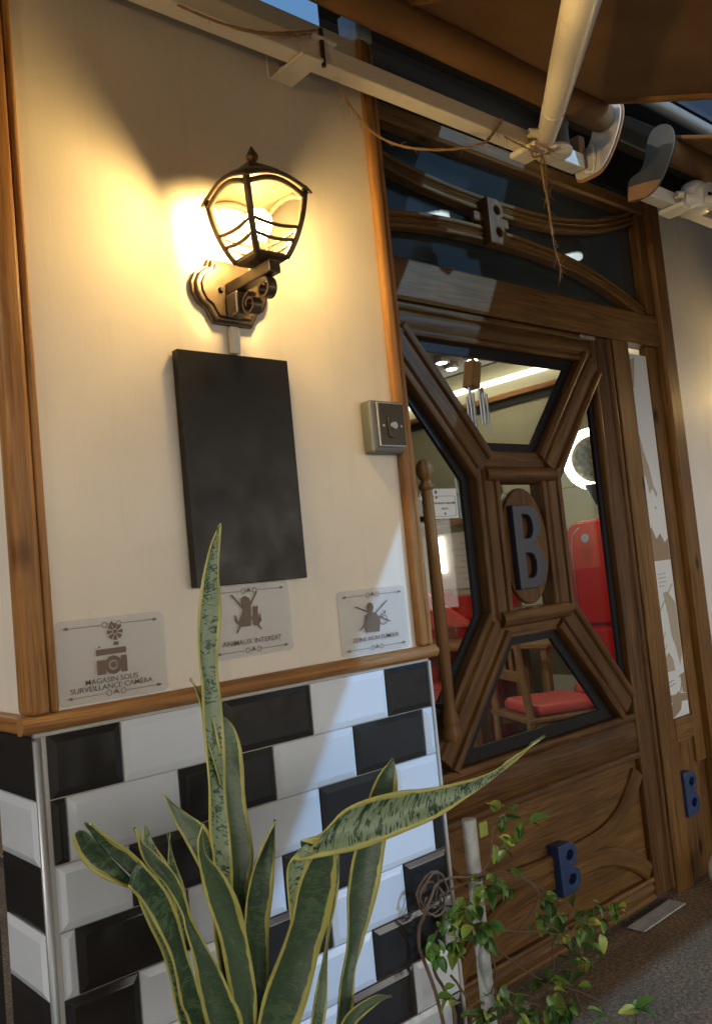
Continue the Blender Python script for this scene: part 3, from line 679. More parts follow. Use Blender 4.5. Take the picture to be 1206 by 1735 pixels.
bar('cross_bar', [(1.37, 1.514), (DC, 1.514), (1.656, 1.514)], prof_flat(.052, .006, .03), DY-.002, 'door_wood', dl)
bar('cross_bar', [(1.345, 1.032), (DC, 1.032), (1.681, 1.032)], prof_round(.052, .034, .03), DY-.008, 'door_wood', dl)
bar('cross_bar', [(1.37, .993), (DC, .993), (1.656, .993)], prof_flat(.040, .006, .03), DY-.002, 'door_wood', dl)
# panes with their dark borders
topP = [(1.100, 1.868), (1.926, 1.868), (1.640, 1.532), (1.386, 1.532)]
botP = [(1.400, .985), (1.626, .985), (1.905, .650), (1.121, .650)]
lefP = [(DX0+STW+.004, 1.80), (1.300, 1.462), (1.300, 1.045), (DX0+STW+.004, .72)]
rigP = mir(lefP)
cenP = [(1.40, 1.445), (1.626, 1.445), (1.626, 1.05), (1.40, 1.05)]
def inset(P, d):
    c = Vector((sum(p[0] for p in P)/len(P), sum(p[1] for p in P)/len(P))); V_ = [Vector(p) for p in P]; n = len(V_); out = []
    ar = sum(V_[i].x*V_[(i+1) % n].y-V_[(i+1) % n].x*V_[i].y for i in range(n)); s = 1 if ar > 0 else -1
    for i in range(n):
        a = (V_[i]-V_[i-1]).normalized(); b = (V_[(i+1) % n]-V_[i]).normalized()
        na, nb = Vector((-a.y, a.x))*s, Vector((-b.y, b.x))*s; q = na+nb; q = q/q.dot(na); out.append(tuple(V_[i]+q*d))
    return out
for P, d in ((topP, .036), (lefP, .030), (rigP, .030), (botP, .036), (cenP, .006)):
    gp = finish('glass_pane', flat2d([P], .005, .3195), 'door_glass', dl)
    finish('dark_border', flat2d([P, inset(P, d)], .012, .306), 'black_edge', gp)
# plaque with the letter
pq = finish('oval_plaque', flat2d([circle(1.510, 1.245, .113, 40, .180)], .016, .284, .005), 'door_wood', dl, 40)
finish('letter_b', flat2d(letter_b(1.436, 1.574, 1.113, 1.370), .022, .2615, .003), 'navy_paint', pq, 40)
for z in (1.16, 1.34): obj('plaque_batten', B(1.405, 1.625, .3005, .312, z-.015, z+.015), 'door_wood', pq)
# lower panel: recessed field, raised curved bands, blue letter
obj('lower_panel', B(DX0+STW-.003, DX1-STW+.003, .306, .332, .095, .497), 'panel_wood', dl)
uc = [(DC+d, .288+.205*(abs(d)/.505)**4) for d in [i*.0402-.49 for i in range(25)]]
lc = [(DC+d, .243-.150*(abs(d)/.505)**3.2) for d in [i*.0402-.49 for i in range(25)]]
bar('curved_moulding', uc, prof_flat(.056, .020, .01, .008), .306, 'panel_wood', dl)
bar('curved_moulding', lc, prof_flat(.060, .019, .01, .008), .306, 'panel_wood', dl)
finish('letter_block', flat2d(letter_b(1.475, 1.572, .196, .344, True), .044, .262, .003), 'blue_paint', dl, 40, 'blue letter block on the lower panel')
# turned pull bar
ph = obj('pull_bar', lathe(bmesh.new(), (1.0565, .245, .735), [(0, 0), (.020, .004), (.026, .018), (.024, .034), (.019, .042), (.021, .050), (.023, .058), (.019, .066), (.021, .073), (.017, .080), (.0155, .10), (.0175, .35), (.016, .66), (.015, .680), (.022, .686), (.022, .694), (.015, .700), (.014, .708), (.019, .714), (.025, .730), (.024, .748), (.016, .762), (0, .768)], 20), 'frame_wood', dl, 50)
for z in (.83, 1.34): obj('bracket', T([(1.0565, .245, z), (1.0565, .302, z)], .008, 10), 'dark_plate', ph, True)
obj('door_catch', B(1.93, 2.02, .276, .288, 1.946, 1.960, .003), 'zinc', dl)
o = thing('door_notice', 'small white notice with brown lettering stuck inside the door glass', 'notice', (1.194, .315, 1.342))
obj('paper_sheet', B(1.138, 1.250, .3135, .3165, 1.342, 1.429), 'paper', o)
for t, z in (("Fermeture manuelle", 1.384), ("merci", 1.368)): finish('lettering', text_mesh(t, .0115, 1.194, z, .3128), 'print', o)
fr = rrect(1.148, 1.242, 1.348, 1.408, .006); fr2 = rrect(1.1492, 1.2408, 1.3492, 1.4068, .005)
finish('notice_border', join_meshes('nb', [flat2d([fr, fr2], .0006, .3128), flat2d([rrect(1.158, 1.168, 1.414, 1.424, .002)], .0006, .3128), flat2d([rrect(1.158, 1.168, 1.400, 1.406, .002)], .0006, .3126), flat2d([circle(1.194, 1.356, .004, 10)], .0006, .3128)]), 'print_grey', o)
# threshold strip on the ground
o = obj('metal_strip', B(1.790, 2.060, .213, .274, .004, .010, .002), 'stake'); tag(o, 'loose flat metal strip on the ground at the foot of the door', 'metal strip')
o.rotation_euler = (0, 0, rad(1.5))
# white object at the foot of the frame
wp = thing('door_stop', 'white rounded object with a grey hollow beside the frame foot', 'door stop', (2.285, .19, 0))
finish('stop_body', flat2d([circle(2.285, .062, .062, 28, .060)], .05, .17, .016), 'porcelain', wp, True)
finish('hollow', flat2d([circle(2.287, .068, .031, 24, .024)], .004, .1695), 'grey_plastic', wp)
obj('stop_neck', T([(2.31, .192, .09), (2.335, .192, .14), (2.345, .192, .18)], [.028, .020, .016], 12), 'porcelain', wp, True)

# ================================================================== WALL FITTINGS
bd = obj('blank_board', B(.160, .414, -.021, -.002, 1.209, 1.651, .0015), 'black_board'); tag(bd, 'blank dark brown board hanging under the lantern', 'board')
ks = thing('key_switch', 'grey square key switch box beside the door edge', 'key switch', (.665, 0, 1.46))
obj('switch_box', B(.616, .712, -.036, -.001, 1.464, 1.580, .006, 2), 'grey_plastic', ks)
obj('switch_frame', B(.6305, .7105, -.041, -.0365, 1.476, 1.576, .002), 'steel', ks)
fp = obj('face_plate', B(.634, .7075, -.0435, -.0415, 1.480, 1.572, .001), 'dark_plate', ks)
finish('cylinder', flat2d([rrect(.655, .680, 1.495, 1.545, .008)], .004, -.0475, .001), 'dark_plate', fp)
obj('lock', T([(.668, -.047, 1.522), (.668, -.054, 1.522)], .008, 16), 'steel', fp, 40)
for x in (.643, .695): obj('screw', T([(x, -.0436, 1.522), (x, -.045, 1.522)], .003, 8), 'steel', fp, 40)

# ------------------------------------------------------------------ three acrylic signs
def scroll_line(z, x0, x1):
    xm = (x0+x1)/2; out = [flat2d([stroke((x0+.012, z), (xm-.020, z), .0009)], .0005, -.0046), flat2d([stroke((xm+.020, z), (x1-.012, z), .0009)], .0005, -.0046)]
    out.append(flat2d([[(x0+.004, z), (x0+.013, z+.0032), (x0+.013, z-.0032)]], .0005, -.0046))
    out.append(flat2d([[(x1-.004, z), (x1-.013, z-.0032), (x1-.013, z+.0032)]], .0005, -.0046))
    for s in (-1, 1): out.append(flat2d([circle(xm+s*.013, z, .0052, 14), circle(xm+s*.013, z, .0040, 14)], .0005, -.0046))
    out.append(flat2d([[(xm-.006, z-.003), (xm, z+.006), (xm+.006, z-.003), (xm, z-.0012)]], .0005, -.0046))
    return out
def sign(label, x0, x1, z0, z1, lines, art, size):
    s = thing('acrylic_sign', label, 'sign', ((x0+x1)/2, -.002, z0), 'acrylic signs on the wall')
    finish('plate', flat2d([rrect(x0, x1, z0, z1, .010)], .003, -.004, .0004, 1), 'acrylic', s)
    pr = scroll_line(z1-.013, x0+.008, x1-.008)+scroll_line(z0+.012, x0+.008, x1-.008)
    finish('border_line', join_meshes('border_line', pr), 'print', s)['kind'] = 'stuff'
    for t, x, z in lines: finish('lettering', text_mesh(t, size, x, z, -.0046, sx=1.08), 'print', s)
    finish('pictogram', join_meshes('pictogram', art), 'print', s)
FC = [0]
def F(loops):
    FC[0] = (FC[0]+1) % 40; return flat2d(loops, .0004, -.0046-.00003*FC[0])
# camera pictogram
art = []; cx, cz = .0, 1.094
art.append(F([rrect(-.031, .023, 1.112, 1.122, .001)]))
body = [(-.031, 1.108), (-.024, 1.108), (-.019, 1.101), (-.012, 1.108), (.023, 1.108), (.023, 1.080), (-.031, 1.080)]
art.append(F([[(-.031, 1.104), (-.016, 1.104), (-.016, 1.080), (-.031, 1.080)]])); art.append(F([[(.012, 1.108), (.023, 1.108), (.023, 1.080), (.012, 1.080)]]))
art.append(F([circle(-.002, 1.094, .0155, 24), circle(-.002, 1.094, .0085, 20)])); art.append(F([circle(-.002, 1.094, .0055, 16)]))
art.append(F([rrect(.001, .010, 1.126, 1.132, .001)])); art.append(F([circle(-.025, 1.126, .0018, 8)]))
for k in range(8):
    a = 2*math.pi*k/8; p = lambda r, d: (.005+r*math.cos(a+d), 1.149+r*math.sin(a+d))
    art.append(F([[p(.0055, -.25), p(.0145, -.26), p(.0145, .26), p(.0055, .25)]]))
art.append(F([circle(.005, 1.149, .0035, 12)]))
sign('clear acrylic sign with a camera, reading MAGASIN SOUS SURVEILLANCE', -.098, .098, 1.0365, 1.175, [("MAGASIN SOUS", -.006, 1.0665), ("SURVEILLANCE CAMÉRA", -.006, 1.0555)], art, .0125)
# dog and cat pictogram
art = []; x = .282
art.append(F([stroke((x-.040, 1.190), (x+.022, 1.119), .0032)])); art.append(F([stroke((x+.018, 1.192), (x-.034, 1.118), .0032)]))
art.append(F([[(x-.022, 1.128), (x-.002, 1.128), (x+.000, 1.150), (x+.002, 1.160), (x-.001, 1.166), (x+.003, 1.172), (x-.001, 1.181), (x-.010, 1.186), (x-.018, 1.182), (x-.019, 1.172), (x-.015, 1.164), (x-.020, 1.150), (x-.028, 1.138)]]))
art.append(F([[(x-.026, 1.130), (x-.036, 1.140), (x-.037, 1.152), (x-.033, 1.150), (x-.031, 1.140), (x-.022, 1.132)]]))
art.append(F([[(x+.005, 1.128), (x+.017, 1.128), (x+.020, 1.140), (x+.016, 1.150), (x+.017, 1.158), (x+.0175, 1.166), (x+.013, 1.163), (x+.010, 1.163), (x+.0065, 1.166), (x+.007, 1.152), (x+.004, 1.142)]]))
art.append(F([[(x+.016, 1.129), (x+.024, 1.136), (x+.022, 1.150), (x+.0195, 1.149), (x+.0205, 1.138)]]))
sign('clear acrylic sign with crossed out dog and cat, under the dark board', .188, .377, 1.071, 1.208, [("ANIMAUX INTERDIT", x, 1.095)], art, .0135)
# smoker pictogram: a plain seated smoker
art = []; x = .597
art.append(F([stroke((x-.050, 1.138), (x+.045, 1.098), .0026)])); art.append(F([stroke((x+.040, 1.144), (x-.045, 1.088), .0026)]))
art.append(F([circle(x-.010, 1.133, .0085, 16, .0105)])); art.append(F([[(x-.028, 1.082), (x+.010, 1.080), (x+.014, 1.100), (x+.006, 1.120), (x-.010, 1.124), (x-.025, 1.118), (x-.030, 1.100)]]))
art.append(F([stroke((x+.012, 1.108), (x+.026, 1.112), .003)]))
art.append(F([circle(x+.024, 1.105, .012, 20), circle(x+.024, 1.105, .0105, 20)])); art.append(F([circle(x+.030, 1.120, .003, 8)]))
sign('clear acrylic sign with a crossed out smoker, reading ZONE NON FUMEUR', .4995, .6945, 1.0365, 1.173, [("ZONE NON FUMEUR", x, 1.064)], art, .0130)
# ================================================================== WALL LANTERN
LX, LY = .292, -.128
lt = thing('wall_lantern', 'lit bronze wall lantern with clear glass panes on a scrolled bracket', 'lantern', (LX, 0, 1.71))
def shield(s):
    half = [(.047, .064), (.050, .050), (.062, .046), (.078, .034), (.088, .014), (.087, -.006), (.076, -.026), (.060, -.036), (.054, -.048), (.044, -.064)]
    cx, cz = .298, 1.777
    pts = [(cx+x*s, cz+z*s) for x, z in half]+[(cx-x*s, cz+z*s) for x, z in half[::-1]]
    return pts
finish('backplate', join_meshes('backplate', [flat2d([shield(1.0)], .008, -.0095, .002), flat2d([shield(.93)], .010, -.0165, .004), flat2d([shield(.80)], .008, -.0205, .002)]), 'lantern_metal', lt, 40)
for x in (.268, .328): obj('screw', T([(x, -.020, 1.777), (x, -.027, 1.777)], [.006, .004], 10), 'black_edge', lt, 40)
obj('arm', B(LX-.013, LX+.013, -.168, -.0208, 1.768, 1.792, .003, 2), 'lantern_metal', lt)
obj('arm_block', B(LX-.016, LX+.016, -.060, -.0212, 1.722, 1.767, .004, 2), 'lantern_metal', lt)
def scroll(cy, cz, r, w, a0, turns):
    bm = bmesh.new(); n = 26; rows = []
    for k in range(n):
        t = k/(n-1); a = a0+turns*2*math.pi*t; q = r*(1-.55*t)
        rows.append([bm.verts.new((LX+sx*w, cy+(q+e)*math.cos(a), cz+(q+e)*math.sin(a))) for sx, e in ((-1, 0), (1, 0), (1, -.005), (-1, -.005))])
    for a, b in zip(rows, rows[1:]):
        for k in range(4): bm.faces.new((a[k], a[(k+1) % 4], b[(k+1) % 4], b[k]))
    bm.faces.new(rows[0]); bm.faces.new(rows[-1][::-1]); return bm
obj('scroll', scroll(-.135, 1.747, .024, .010, 1.2, 1.25), 'lantern_metal', lt, 40)
obj('scroll', scroll(-.088, 1.732, .024, .010, 1.6, -1.3), 'lantern_metal', lt, 40)
zs = [1.803, 1.820, 1.845, 1.872, 1.900, 1.922, 1.934]; hs = [.033, .041, .050, .057, .062, .0645, .065]
def hw(z):
    for i in range(len(zs)-1):
        if z <= zs[i+1]: return hs[i]+(hs[i+1]-hs[i])*(z-zs[i])/(zs[i+1]-zs[i])
    return hs[-1]
CR = [(-1, -1), (1, -1), (1, 1), (-1, 1)]
for sx, sy in CR:
    obj('corner_post', T(smoothpath([(LX+sx*h, LY+sy*h, z) for z, h in zip(zs, hs)], 3), .0066, 8), 'lantern_metal', lt, True)
for i in range(4):
    (ax, ay), (bx, by) = CR[i], CR[(i+1) % 4]
    def P(t, z, push=0): h = hw(z)+push; return Vector((LX+(ax+(bx-ax)*t)*h, LY+(ay+(by-ay)*t)*h, z))
    # arched top frame, bottom frame and two curved bars
    obj('top_arch', T([P(t/10, 1.914+.020*math.sin(math.pi*t/10)) for t in range(11)], .0062, 6), 'lantern_metal', lt, True)
    for z0, sag in ((1.858, .005), (1.835, .005)):
        obj('cross_bar', T([P(t/8, z0-sag*math.sin(math.pi*t/8)) for t in range(9)], .0036, 6), 'lantern_metal', lt, True)
    gb = bmesh.new(); rows = []
    for z in [1.808, 1.82, 1.845, 1.872, 1.9, 1.922, 1.930]: rows.append([gb.verts.new(P(.06, z, -.001)), gb.verts.new(P(.94, z, -.001))])
    for a, b in zip(rows, rows[1:]): gb.faces.new((a[0], a[1], b[1], b[0]))
    obj('glass_pane', gb, 'lantern_glass', lt)
def sq_loft(rings, hollow=False):
    bm = bmesh.new(); R = []
    for h, z, rise in rings:
        ring = []
        for i in range(4):
            (ax, ay), (bx, by) = CR[i], CR[(i+1) % 4]
            for k in range(6):
                t = k/6; ring.append(bm.verts.new((LX+(ax+(bx-ax)*t)*h, LY+(ay+(by-ay)*t)*h, z+rise*math.sin(math.pi*t))))
        R.append(ring)
    n = len(R[0])
    for a, b in zip(R, R[1:]):
        for k in range(n): bm.faces.new((a[k], a[(k+1) % n], b[(k+1) % n], b[k]))
    bm.faces.new(R[0][::-1]); bm.faces.new(R[-1]); return bm
obj('base_cup', sq_loft([(.014, 1.792, 0), (.030, 1.796, 0), (.036, 1.801, 0), (.036, 1.808, 0), (.030, 1.810, 0)]), 'lantern_metal', lt, 40)
obj('roof', sq_loft([(.066, 1.926, .018), (.0745, 1.9185, .019), (.0755, 1.9205, .020), (.070, 1.932, .018), (.058, 1.946, .011), (.046, 1.955, .005), (.037, 1.960, 0), (.0365, 1.965, 0), (.033, 1.974, 0), (.020, 1.983, 0), (.008, 1.988, 0)]), 'lantern_metal', lt, 45)
obj('finial', lathe(bmesh.new(), (LX, LY, 1.985), [(0, 0), (.011, .001), (.009, .005), (.006, .008), (.0115, .014), (.012, .020), (.0075, .028), (.0025, .037), (0, .040)], 14), 'lantern_metal', lt, True)
obj('lamp_holder', T([(LX, LY, 1.807), (LX, LY, 1.838)], .011, 12), 'grey_plastic', lt, 40)
obj('bulb', lathe(bmesh.new(), (LX, LY, 1.838), [(0, 0), (.011, .002), (.016, .012), (.024, .024), (.0265, .036), (.024, .048), (.016, .058), (.006, .062), (0, .0625)], 20), 'bulb', lt, True)
def copy_tree(o, parent=None):
    c = o.copy(); COL.objects.link(c)
    if parent: c.parent = parent
    for ch in list(o.children): copy_tree(ch, c)
    return c
lt2 = copy_tree(lt); lt2.location = (3.42, .2995, 1.71); lt2['label'] = 'second lit bronze wall lantern, on the pale wall right of the door'
pil = obj('shop_pillar', B(-1.72, -1.46, -1.15, -.40, 0, 2.7, .006), 'plaster'); tag(pil, 'cream pillar standing forward to the left of the tiled wall', 'pillar')  # pillar added only to hold the fill lantern
fill_lantern = copy_tree(lt); fill_lantern.location = (-1.4595, -.78, 1.71); fill_lantern.rotation_euler = (0, 0, rad(90)); fill_lantern['label'] = 'third lit bronze wall lantern, on the side of the cream pillar'  # lantern copy added to brighten the upper wall
fill_lantern['group'] = lt['group'] = lt2['group'] = 'wall lanterns'
# ================================================================== AWNINGS
BY0, BY1, BZ0, BZ1 = -.105, -.062, 2.275, 2.318
RY, RZ, RR = -.172, 2.392, .039
SL = .41
def canopy_mesh(x0, x1, y_end, n=24, mx=40, sag=.012):
    bm = bmesh.new(); uv = bm.loops.layers.uv.verify(); rows = []
    ys = [RY-.005-(RY-y_end)*i/n*-1*-1 for i in range(n+1)]
    for i in range(n+1):
        y = RY-.01+(y_end-RY)*i/n; row = []
        for k in range(mx+1):
            x = x0+(x1-x0)*k/mx; z = RZ+RR-.004-SL*(RY-y) - sag*math.sin(math.pi*i/n)*(.6+.4*math.sin(k*.9)) - .003*math.sin(k*.55+i*.3)
            row.append(bm.verts.new((x, y, z)))
        rows.append(row)
    for i in range(n):
        for k in range(mx):
            f = bm.faces.new((rows[i][k], rows[i][k+1], rows[i+1][k+1], rows[i+1][k]))
            for l in f.loops: l[uv].uv = (l.vert.co.x, l.vert.co.y)
    r = bmesh.ops.solidify(bm, geom=bm.faces[:], thickness=.0012)
    return bm
def plate_poly(x, material, parent, name, th=.006, grow=0.0, outline=None):
    """end plate in the Y-Z plane, rounded arm from the bar up to the roller"""
    pts = [(-.062, 2.266), (-.115, 2.258), (-.150, 2.270), (-.185, 2.310), (-.212, 2.360), (-.222, 2.398), (-.212, 2.428), (-.185, 2.442), (-.158, 2.436), (-.140, 2.412), (-.128, 2.372), (-.108, 2.340), (-.070, 2.326)]
    if outline: pts = outline
    else:
        q3 = [Vector((0, y, z)) for y, z in pts]; sm_ = smoothpath(q3[-2:]+q3+q3[:2], 3); pts = [(v_.y, v_.z) for v_ in sm_[6:6+3*len(q3)]]
    cy, cz = -.145, 2.345
    bm = bmesh.new(); rows = []
    for xx, g in ((x, 0), (x, grow), (x+th, grow), (x+th, 0)):
        pass
    for xx in (x, x+th):
        rows.append([bm.verts.new((xx, y+(y-cy)*grow, z+(z-cz)*grow)) for y, z in pts])
    n = len(pts)
    for k in range(n): bm.faces.new((rows[0][k], rows[0][(k+1) % n], rows[1][(k+1) % n], rows[1][k]))
    bm.faces.new(rows[0][::-1]); bm.faces.new(rows[1])
    bmesh.ops.recalc_face_normals(bm, faces=bm.faces); bmesh.ops.bevel(bm, geom=[e for e in bm.edges if abs(e.verts[0].co.x-e.verts[1].co.x) < 1e-6], offset=.0012, segments=1, affect='EDGES')
    return obj(name, bm, material, parent)
def canopy_strip(x0, x1, y_end, n=24):
    bm = bmesh.new(); uv = bm.loops.layers.uv.verify(); rows = []
    for i in range(n+1):
        y = RY-.012+(y_end-RY)*i/n; z = RZ+RR-.004-SL*(RY-y)-.019*math.sin(math.pi*i/n)-.005
        rows.append([bm.verts.new((x, y, z+dz)) for x, dz in ((x0, .010), (x0, 0), (x1, 0), (x1, .010))])
    for a, b in zip(rows, rows[1:]):
        for k in range(3):
            f = bm.faces.new((a[k], a[k+1], b[k+1], b[k]))
            for l in f.loops: l[uv].uv = (l.vert.co.x, l.vert.co.y)
    return bm
def light_blocker_mesh(x0, x1, yb):
    bm = bmesh.new(); vs = [bm.verts.new(q) for q in ((x0, -.20, 2.428), (x1, -.20, 2.428), (x1, -.05, 2.56), (x0, -.05, 2.56), (x1, yb, 2.56+(yb+.05)*.6), (x0, yb, 2.56+(yb+.05)*.6))]
    bm.faces.new(vs[:4]); bm.faces.new((vs[3], vs[2], vs[4], vs[5])); bmesh.ops.solidify(bm, geom=bm.faces[:], thickness=.004); return bm
def awning(label, x0, x1, plate_x, shoulder_x, arm_to, y_end, side):
    aw = thing('awning', label, 'awning', ((x0+x1)/2, -.1, 2.2), 'folding arm awnings')
    obj('torsion_bar', B(x0, x1, BY0, BY1, BZ0, BZ1, .003, 2, along=0), 'cream_paint', aw)
    obj('roller', T([(x0, RY, RZ)]+[(x0+(x1-x0)*k/30, RY, RZ) for k in range(1, 31)], [RR*(1+.02*math.sin(k*2.1)) for k in range(31)], 20), 'fabric', aw, 50)
    rx = plate_x+(-.045 if side > 0 else .012)
    obj('roller_cap', T([(rx, RY, RZ), (rx+.033, RY, RZ)], .031, 18), 'zinc', aw, 50)
    obj('canopy', canopy_mesh(x0, x1-(.02 if side > 0 else 0), y_end), 'fabric', aw, True)
    pl = plate_poly(plate_x, 'grey_metal' if side < 0 else 'white_plastic', aw, 'end_plate')
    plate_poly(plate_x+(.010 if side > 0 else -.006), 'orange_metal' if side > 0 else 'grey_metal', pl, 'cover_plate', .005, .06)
    if side > 0:
        obj('plate_hook', T([(plate_x-.028, -.108, 2.258), (plate_x-.004, -.118, 2.262), (plate_x-.006, -.130, 2.30), (plate_x-.010, -.128, 2.335)], .006, 8), 'cream_paint', pl, True)
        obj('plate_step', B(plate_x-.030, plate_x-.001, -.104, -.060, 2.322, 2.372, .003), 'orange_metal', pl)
    else:
        plate_poly(plate_x-.0112, 'orange_metal', pl, 'cover_foot', .005, .062, [(-.062, 2.266), (-.115, 2.258), (-.150, 2.270), (-.168, 2.290), (-.120, 2.300), (-.070, 2.306)])  # orange piece paints lantern light on the lower plate
    # shoulder: a clamp under the bar, a drum and the arm
    sh = obj('shoulder', lathe(bmesh.new(), (shoulder_x+.045, -.130, 2.252), [(0, 0), (.036, 0), (.046, .004), (.048, .012), (.044, .0195), (0, .0195)], 28), 'cream_paint', aw, 40)
    obj('clamp_plate', B(shoulder_x-.050, shoulder_x+.020, -.140, -.054, 2.255, 2.2715, .006, 2), 'cream_paint', sh)
    obj('drum', T([(shoulder_x+.045, -.135, 2.262), (shoulder_x+.045, -.135, 2.330)], .038, 24), 'grey_plastic' if side > 0 else 'white_plastic', sh, 50)
    obj('drum_cap', lathe(bmesh.new(), (shoulder_x+.045, -.135, 2.3305), [(0, 0), (.041, 0), (.041, .004), (.036, .014), (.022, .022), (0, .025)], 24), 'grey_plastic' if side > 0 else 'white_plastic', sh, 50)
    obj('lug', T([(shoulder_x-.040, -.118, 2.300), (shoulder_x-.022, -.128, 2.300)], .012, 12), 'cream_paint', sh, 50)
    obj('bolt', T([(shoulder_x-.048, -.118, 2.300), (shoulder_x-.0405, -.118, 2.300)], .005, 8), 'zinc', sh, 50)
    obj('hood', light_blocker_mesh(x0+(.03 if side < 0 else 0), x1-.03, .10 if side > 0 else .29), 'grey_metal', aw)  # added sheet that blocks street light above the roller
    hx = x1-.03 if side > 0 else x0+.012
    obj('hem', canopy_strip(hx-.012, hx+.012, y_end), 'fabric', aw, True)
    for q in range(1, 4): obj('seam', canopy_strip(x0+(x1-x0)*q/4-.006, x0+(x1-x0)*q/4+.006, y_end), 'fabric', aw, True)
    if arm_to:
        s = Vector((shoulder_x+.006, -.135, 2.285)); e = Vector(arm_to[0]); w = Vector(arm_to[1])
        ua = obj('upper_arm', T([s-(e-s)*.02, s, s+(e-s)*.06, s+(e-s)*.5, e], [.020, .024, .0245, .031, .034], 16), 'cream_paint', aw, 50)
        obj('arm_sleeve', T([s+(e-s)*.12, s+(e-s)*.26], [.0262, .0285], 16), 'cream_paint', ua, 50)
        obj('elbow', T([e+Vector((0, 0, -.03)), e+Vector((0, 0, .03))], .032, 18), 'cream_paint', aw, 50)
        obj('forearm', T([e, w], .019, 12), 'cream_paint', aw, 50)
        zf = RZ+RR-SL*(RY-y_end)
        obj('front_bar', B(x0, x1, y_end-.05, y_end, zf-.05, zf-.002, .006, along=0), 'cream_paint', aw)
    return aw
a1 = awning('brown awning with a cream folding arm above the lantern', -1.6, 1.462, 1.478, 1.235, [(.431, -.80, 2.070), (1.15, -1.80, 1.755)], -1.90, 1)
a2 = awning('brown awning with a white round shoulder, right of the door', 1.800, 4.4, 1.765, 1.985, [(2.75, -.66, 2.15), (2.3, -1.80, 1.765)], -1.90, -1)
rd = obj('drum_disc', T([(2.035, -.150, 2.300), (2.035, -.180, 2.294)], [.043, .041], 28), 'white_plastic', a2, 50)
obj('hub', T([(2.035, -.1803, 2.294), (2.035, -.187, 2.293)], [.012, .008], 14), 'black_edge', rd, 50)
# bracket that carries the bar
br = obj('wall_bracket', B(.446, .510, -.006, -.0005, 2.272, 2.345, .001), 'cream_paint', a1)
obj('bracket_tongue', B(.450, .506, -.118, -.0065, 2.266, 2.2735, .001), 'cream_paint', br)
obj('bracket_bolt', T([(.484, -.0065, 2.300), (.484, -.020, 2.300)], [.011, .008], 8), 'zinc', br, 40)
obj('clamp_bolt', T([(.512, -.110, 2.262), (.512, -.110, 2.345)], .005, 8), 'dark_plate', br, 40)
obj('clamp_strap', B(.485, .550, -.116, -.060, 2.3185, 2.325, .001), 'cream_paint', br)

# ------------------------------------------------------------------ twine
def twine(label, paths, frays, seed):
    rnd = random.Random(seed); bm = bmesh.new()
    for pts, r in paths:
        sp_ = smoothpath(pts, 10)
        for ph_ in (0, math.pi):
            tube(bm, [p+Vector((math.cos(i*.8+ph_), math.sin(i*.8+ph_)*.6, math.sin(i*.8+ph_)))*r*.55 for i, p in enumerate(sp_)], r*.75, 5)
        for _ in range(frays):
            p = sp_[rnd.randrange(len(sp_))]; d = Vector((rnd.uniform(-1, 1), rnd.uniform(-.6, .3), rnd.uniform(-1.4, .4))).normalized(); L = rnd.uniform(.008, .045)
            q = d.orthogonal()*rnd.uniform(-.3, .3)
            tube(bm, [p, p+d*L*.5+q*L*.3, p+d*L+q*L], [.0006, .0005, .0003], 3)
    o = obj('twine', bm, 'twine'); tag(o, label, 'twine', 'twine on the awning bar'); return o
twine('thin dark twine looped over the bar left of the wall bracket', [([(.17, -.11, 2.268), (.25, -.115, 2.262), (.34, -.118, 2.272), (.42, -.116, 2.300), (.50, -.114, 2.335)], .0028), ([(.20, -.112, 2.266), (.30, -.116, 2.264), (.40, -.118, 2.285), (.49, -.112, 2.325)], .0022)], 6, 1)
twine('frayed twine sagging in front of the fanlight below the bar', [([(.60, -.055, 2.275), (.66, -.03, 2.25), (.735, -.022, 2.215), (.80, -.05, 2.190), (.90, -.09, 2.192), (1.00, -.115, 2.222), (1.06, -.112, 2.272), (1.10, -.11, 2.315)], .0032)], 55, 2)
twine('long knotted twine hanging from the awning shoulder', [([(1.10, -.11, 2.268), (1.16, -.125, 2.250), (1.205, -.13, 2.245)], .0028), ([(1.17, -.15, 2.252), (1.20, -.165, 2.240), (1.24, -.15, 2.248), (1.20, -.12, 2.236), (1.17, -.14, 2.25)], .0030), ([(1.205, -.14, 2.243), (1.212, -.145, 2.20), (1.204, -.145, 2.15), (1.205, -.145, 2.09), (1.206, -.145, 2.02)], .0026), ([(1.205, -.14, 2.243), (1.194, -.145, 2.20), (1.196, -.145, 2.15), (1.204, -.145, 2.09), (1.206, -.145, 2.03)], .0026), ([(1.206, -.145, 2.025), (1.208, -.145, 1.99), (1.222, -.145, 1.945), (1.225, -.145, 1.93)], .0008)], 22, 3)

# ================================================================== DINING ROOM
WX = 4.0
rw = thing('room_wall', 'olive painted wall inside the dining room with a wooden picture rail', 'wall', (WX+.05, 2.6, 0))
obj('wall_face', B(WX, WX+.1, .37, 5.0, .02, 2.55), 'olive_wall', rw)
obj('picture_rail', B(WX-.035, WX-.001, .37, 5.0, 2.285, 2.325, .008, 2, along=1), 'trim_wood', rw)
obj('rail_shadow_gap', B(WX-.012, WX-.001, .37, 5.0, 2.235, 2.284, .002, along=1), 'dark_void', rw)  # dark trim strip below the picture rail
cv = obj('cove_light', B(WX-.075, WX-.002, .40, 5.0, 2.400, 2.425, .004, along=1), 'cove_light'); tag(cv, 'long white light strip along the dining room ceiling edge', 'light strip')
o = obj('back_wall', B(.76, WX-.002, 4.9, 5.0, .02, 2.55), 'olive_wall'); tag(o, 'far olive wall of the dining room', 'wall')
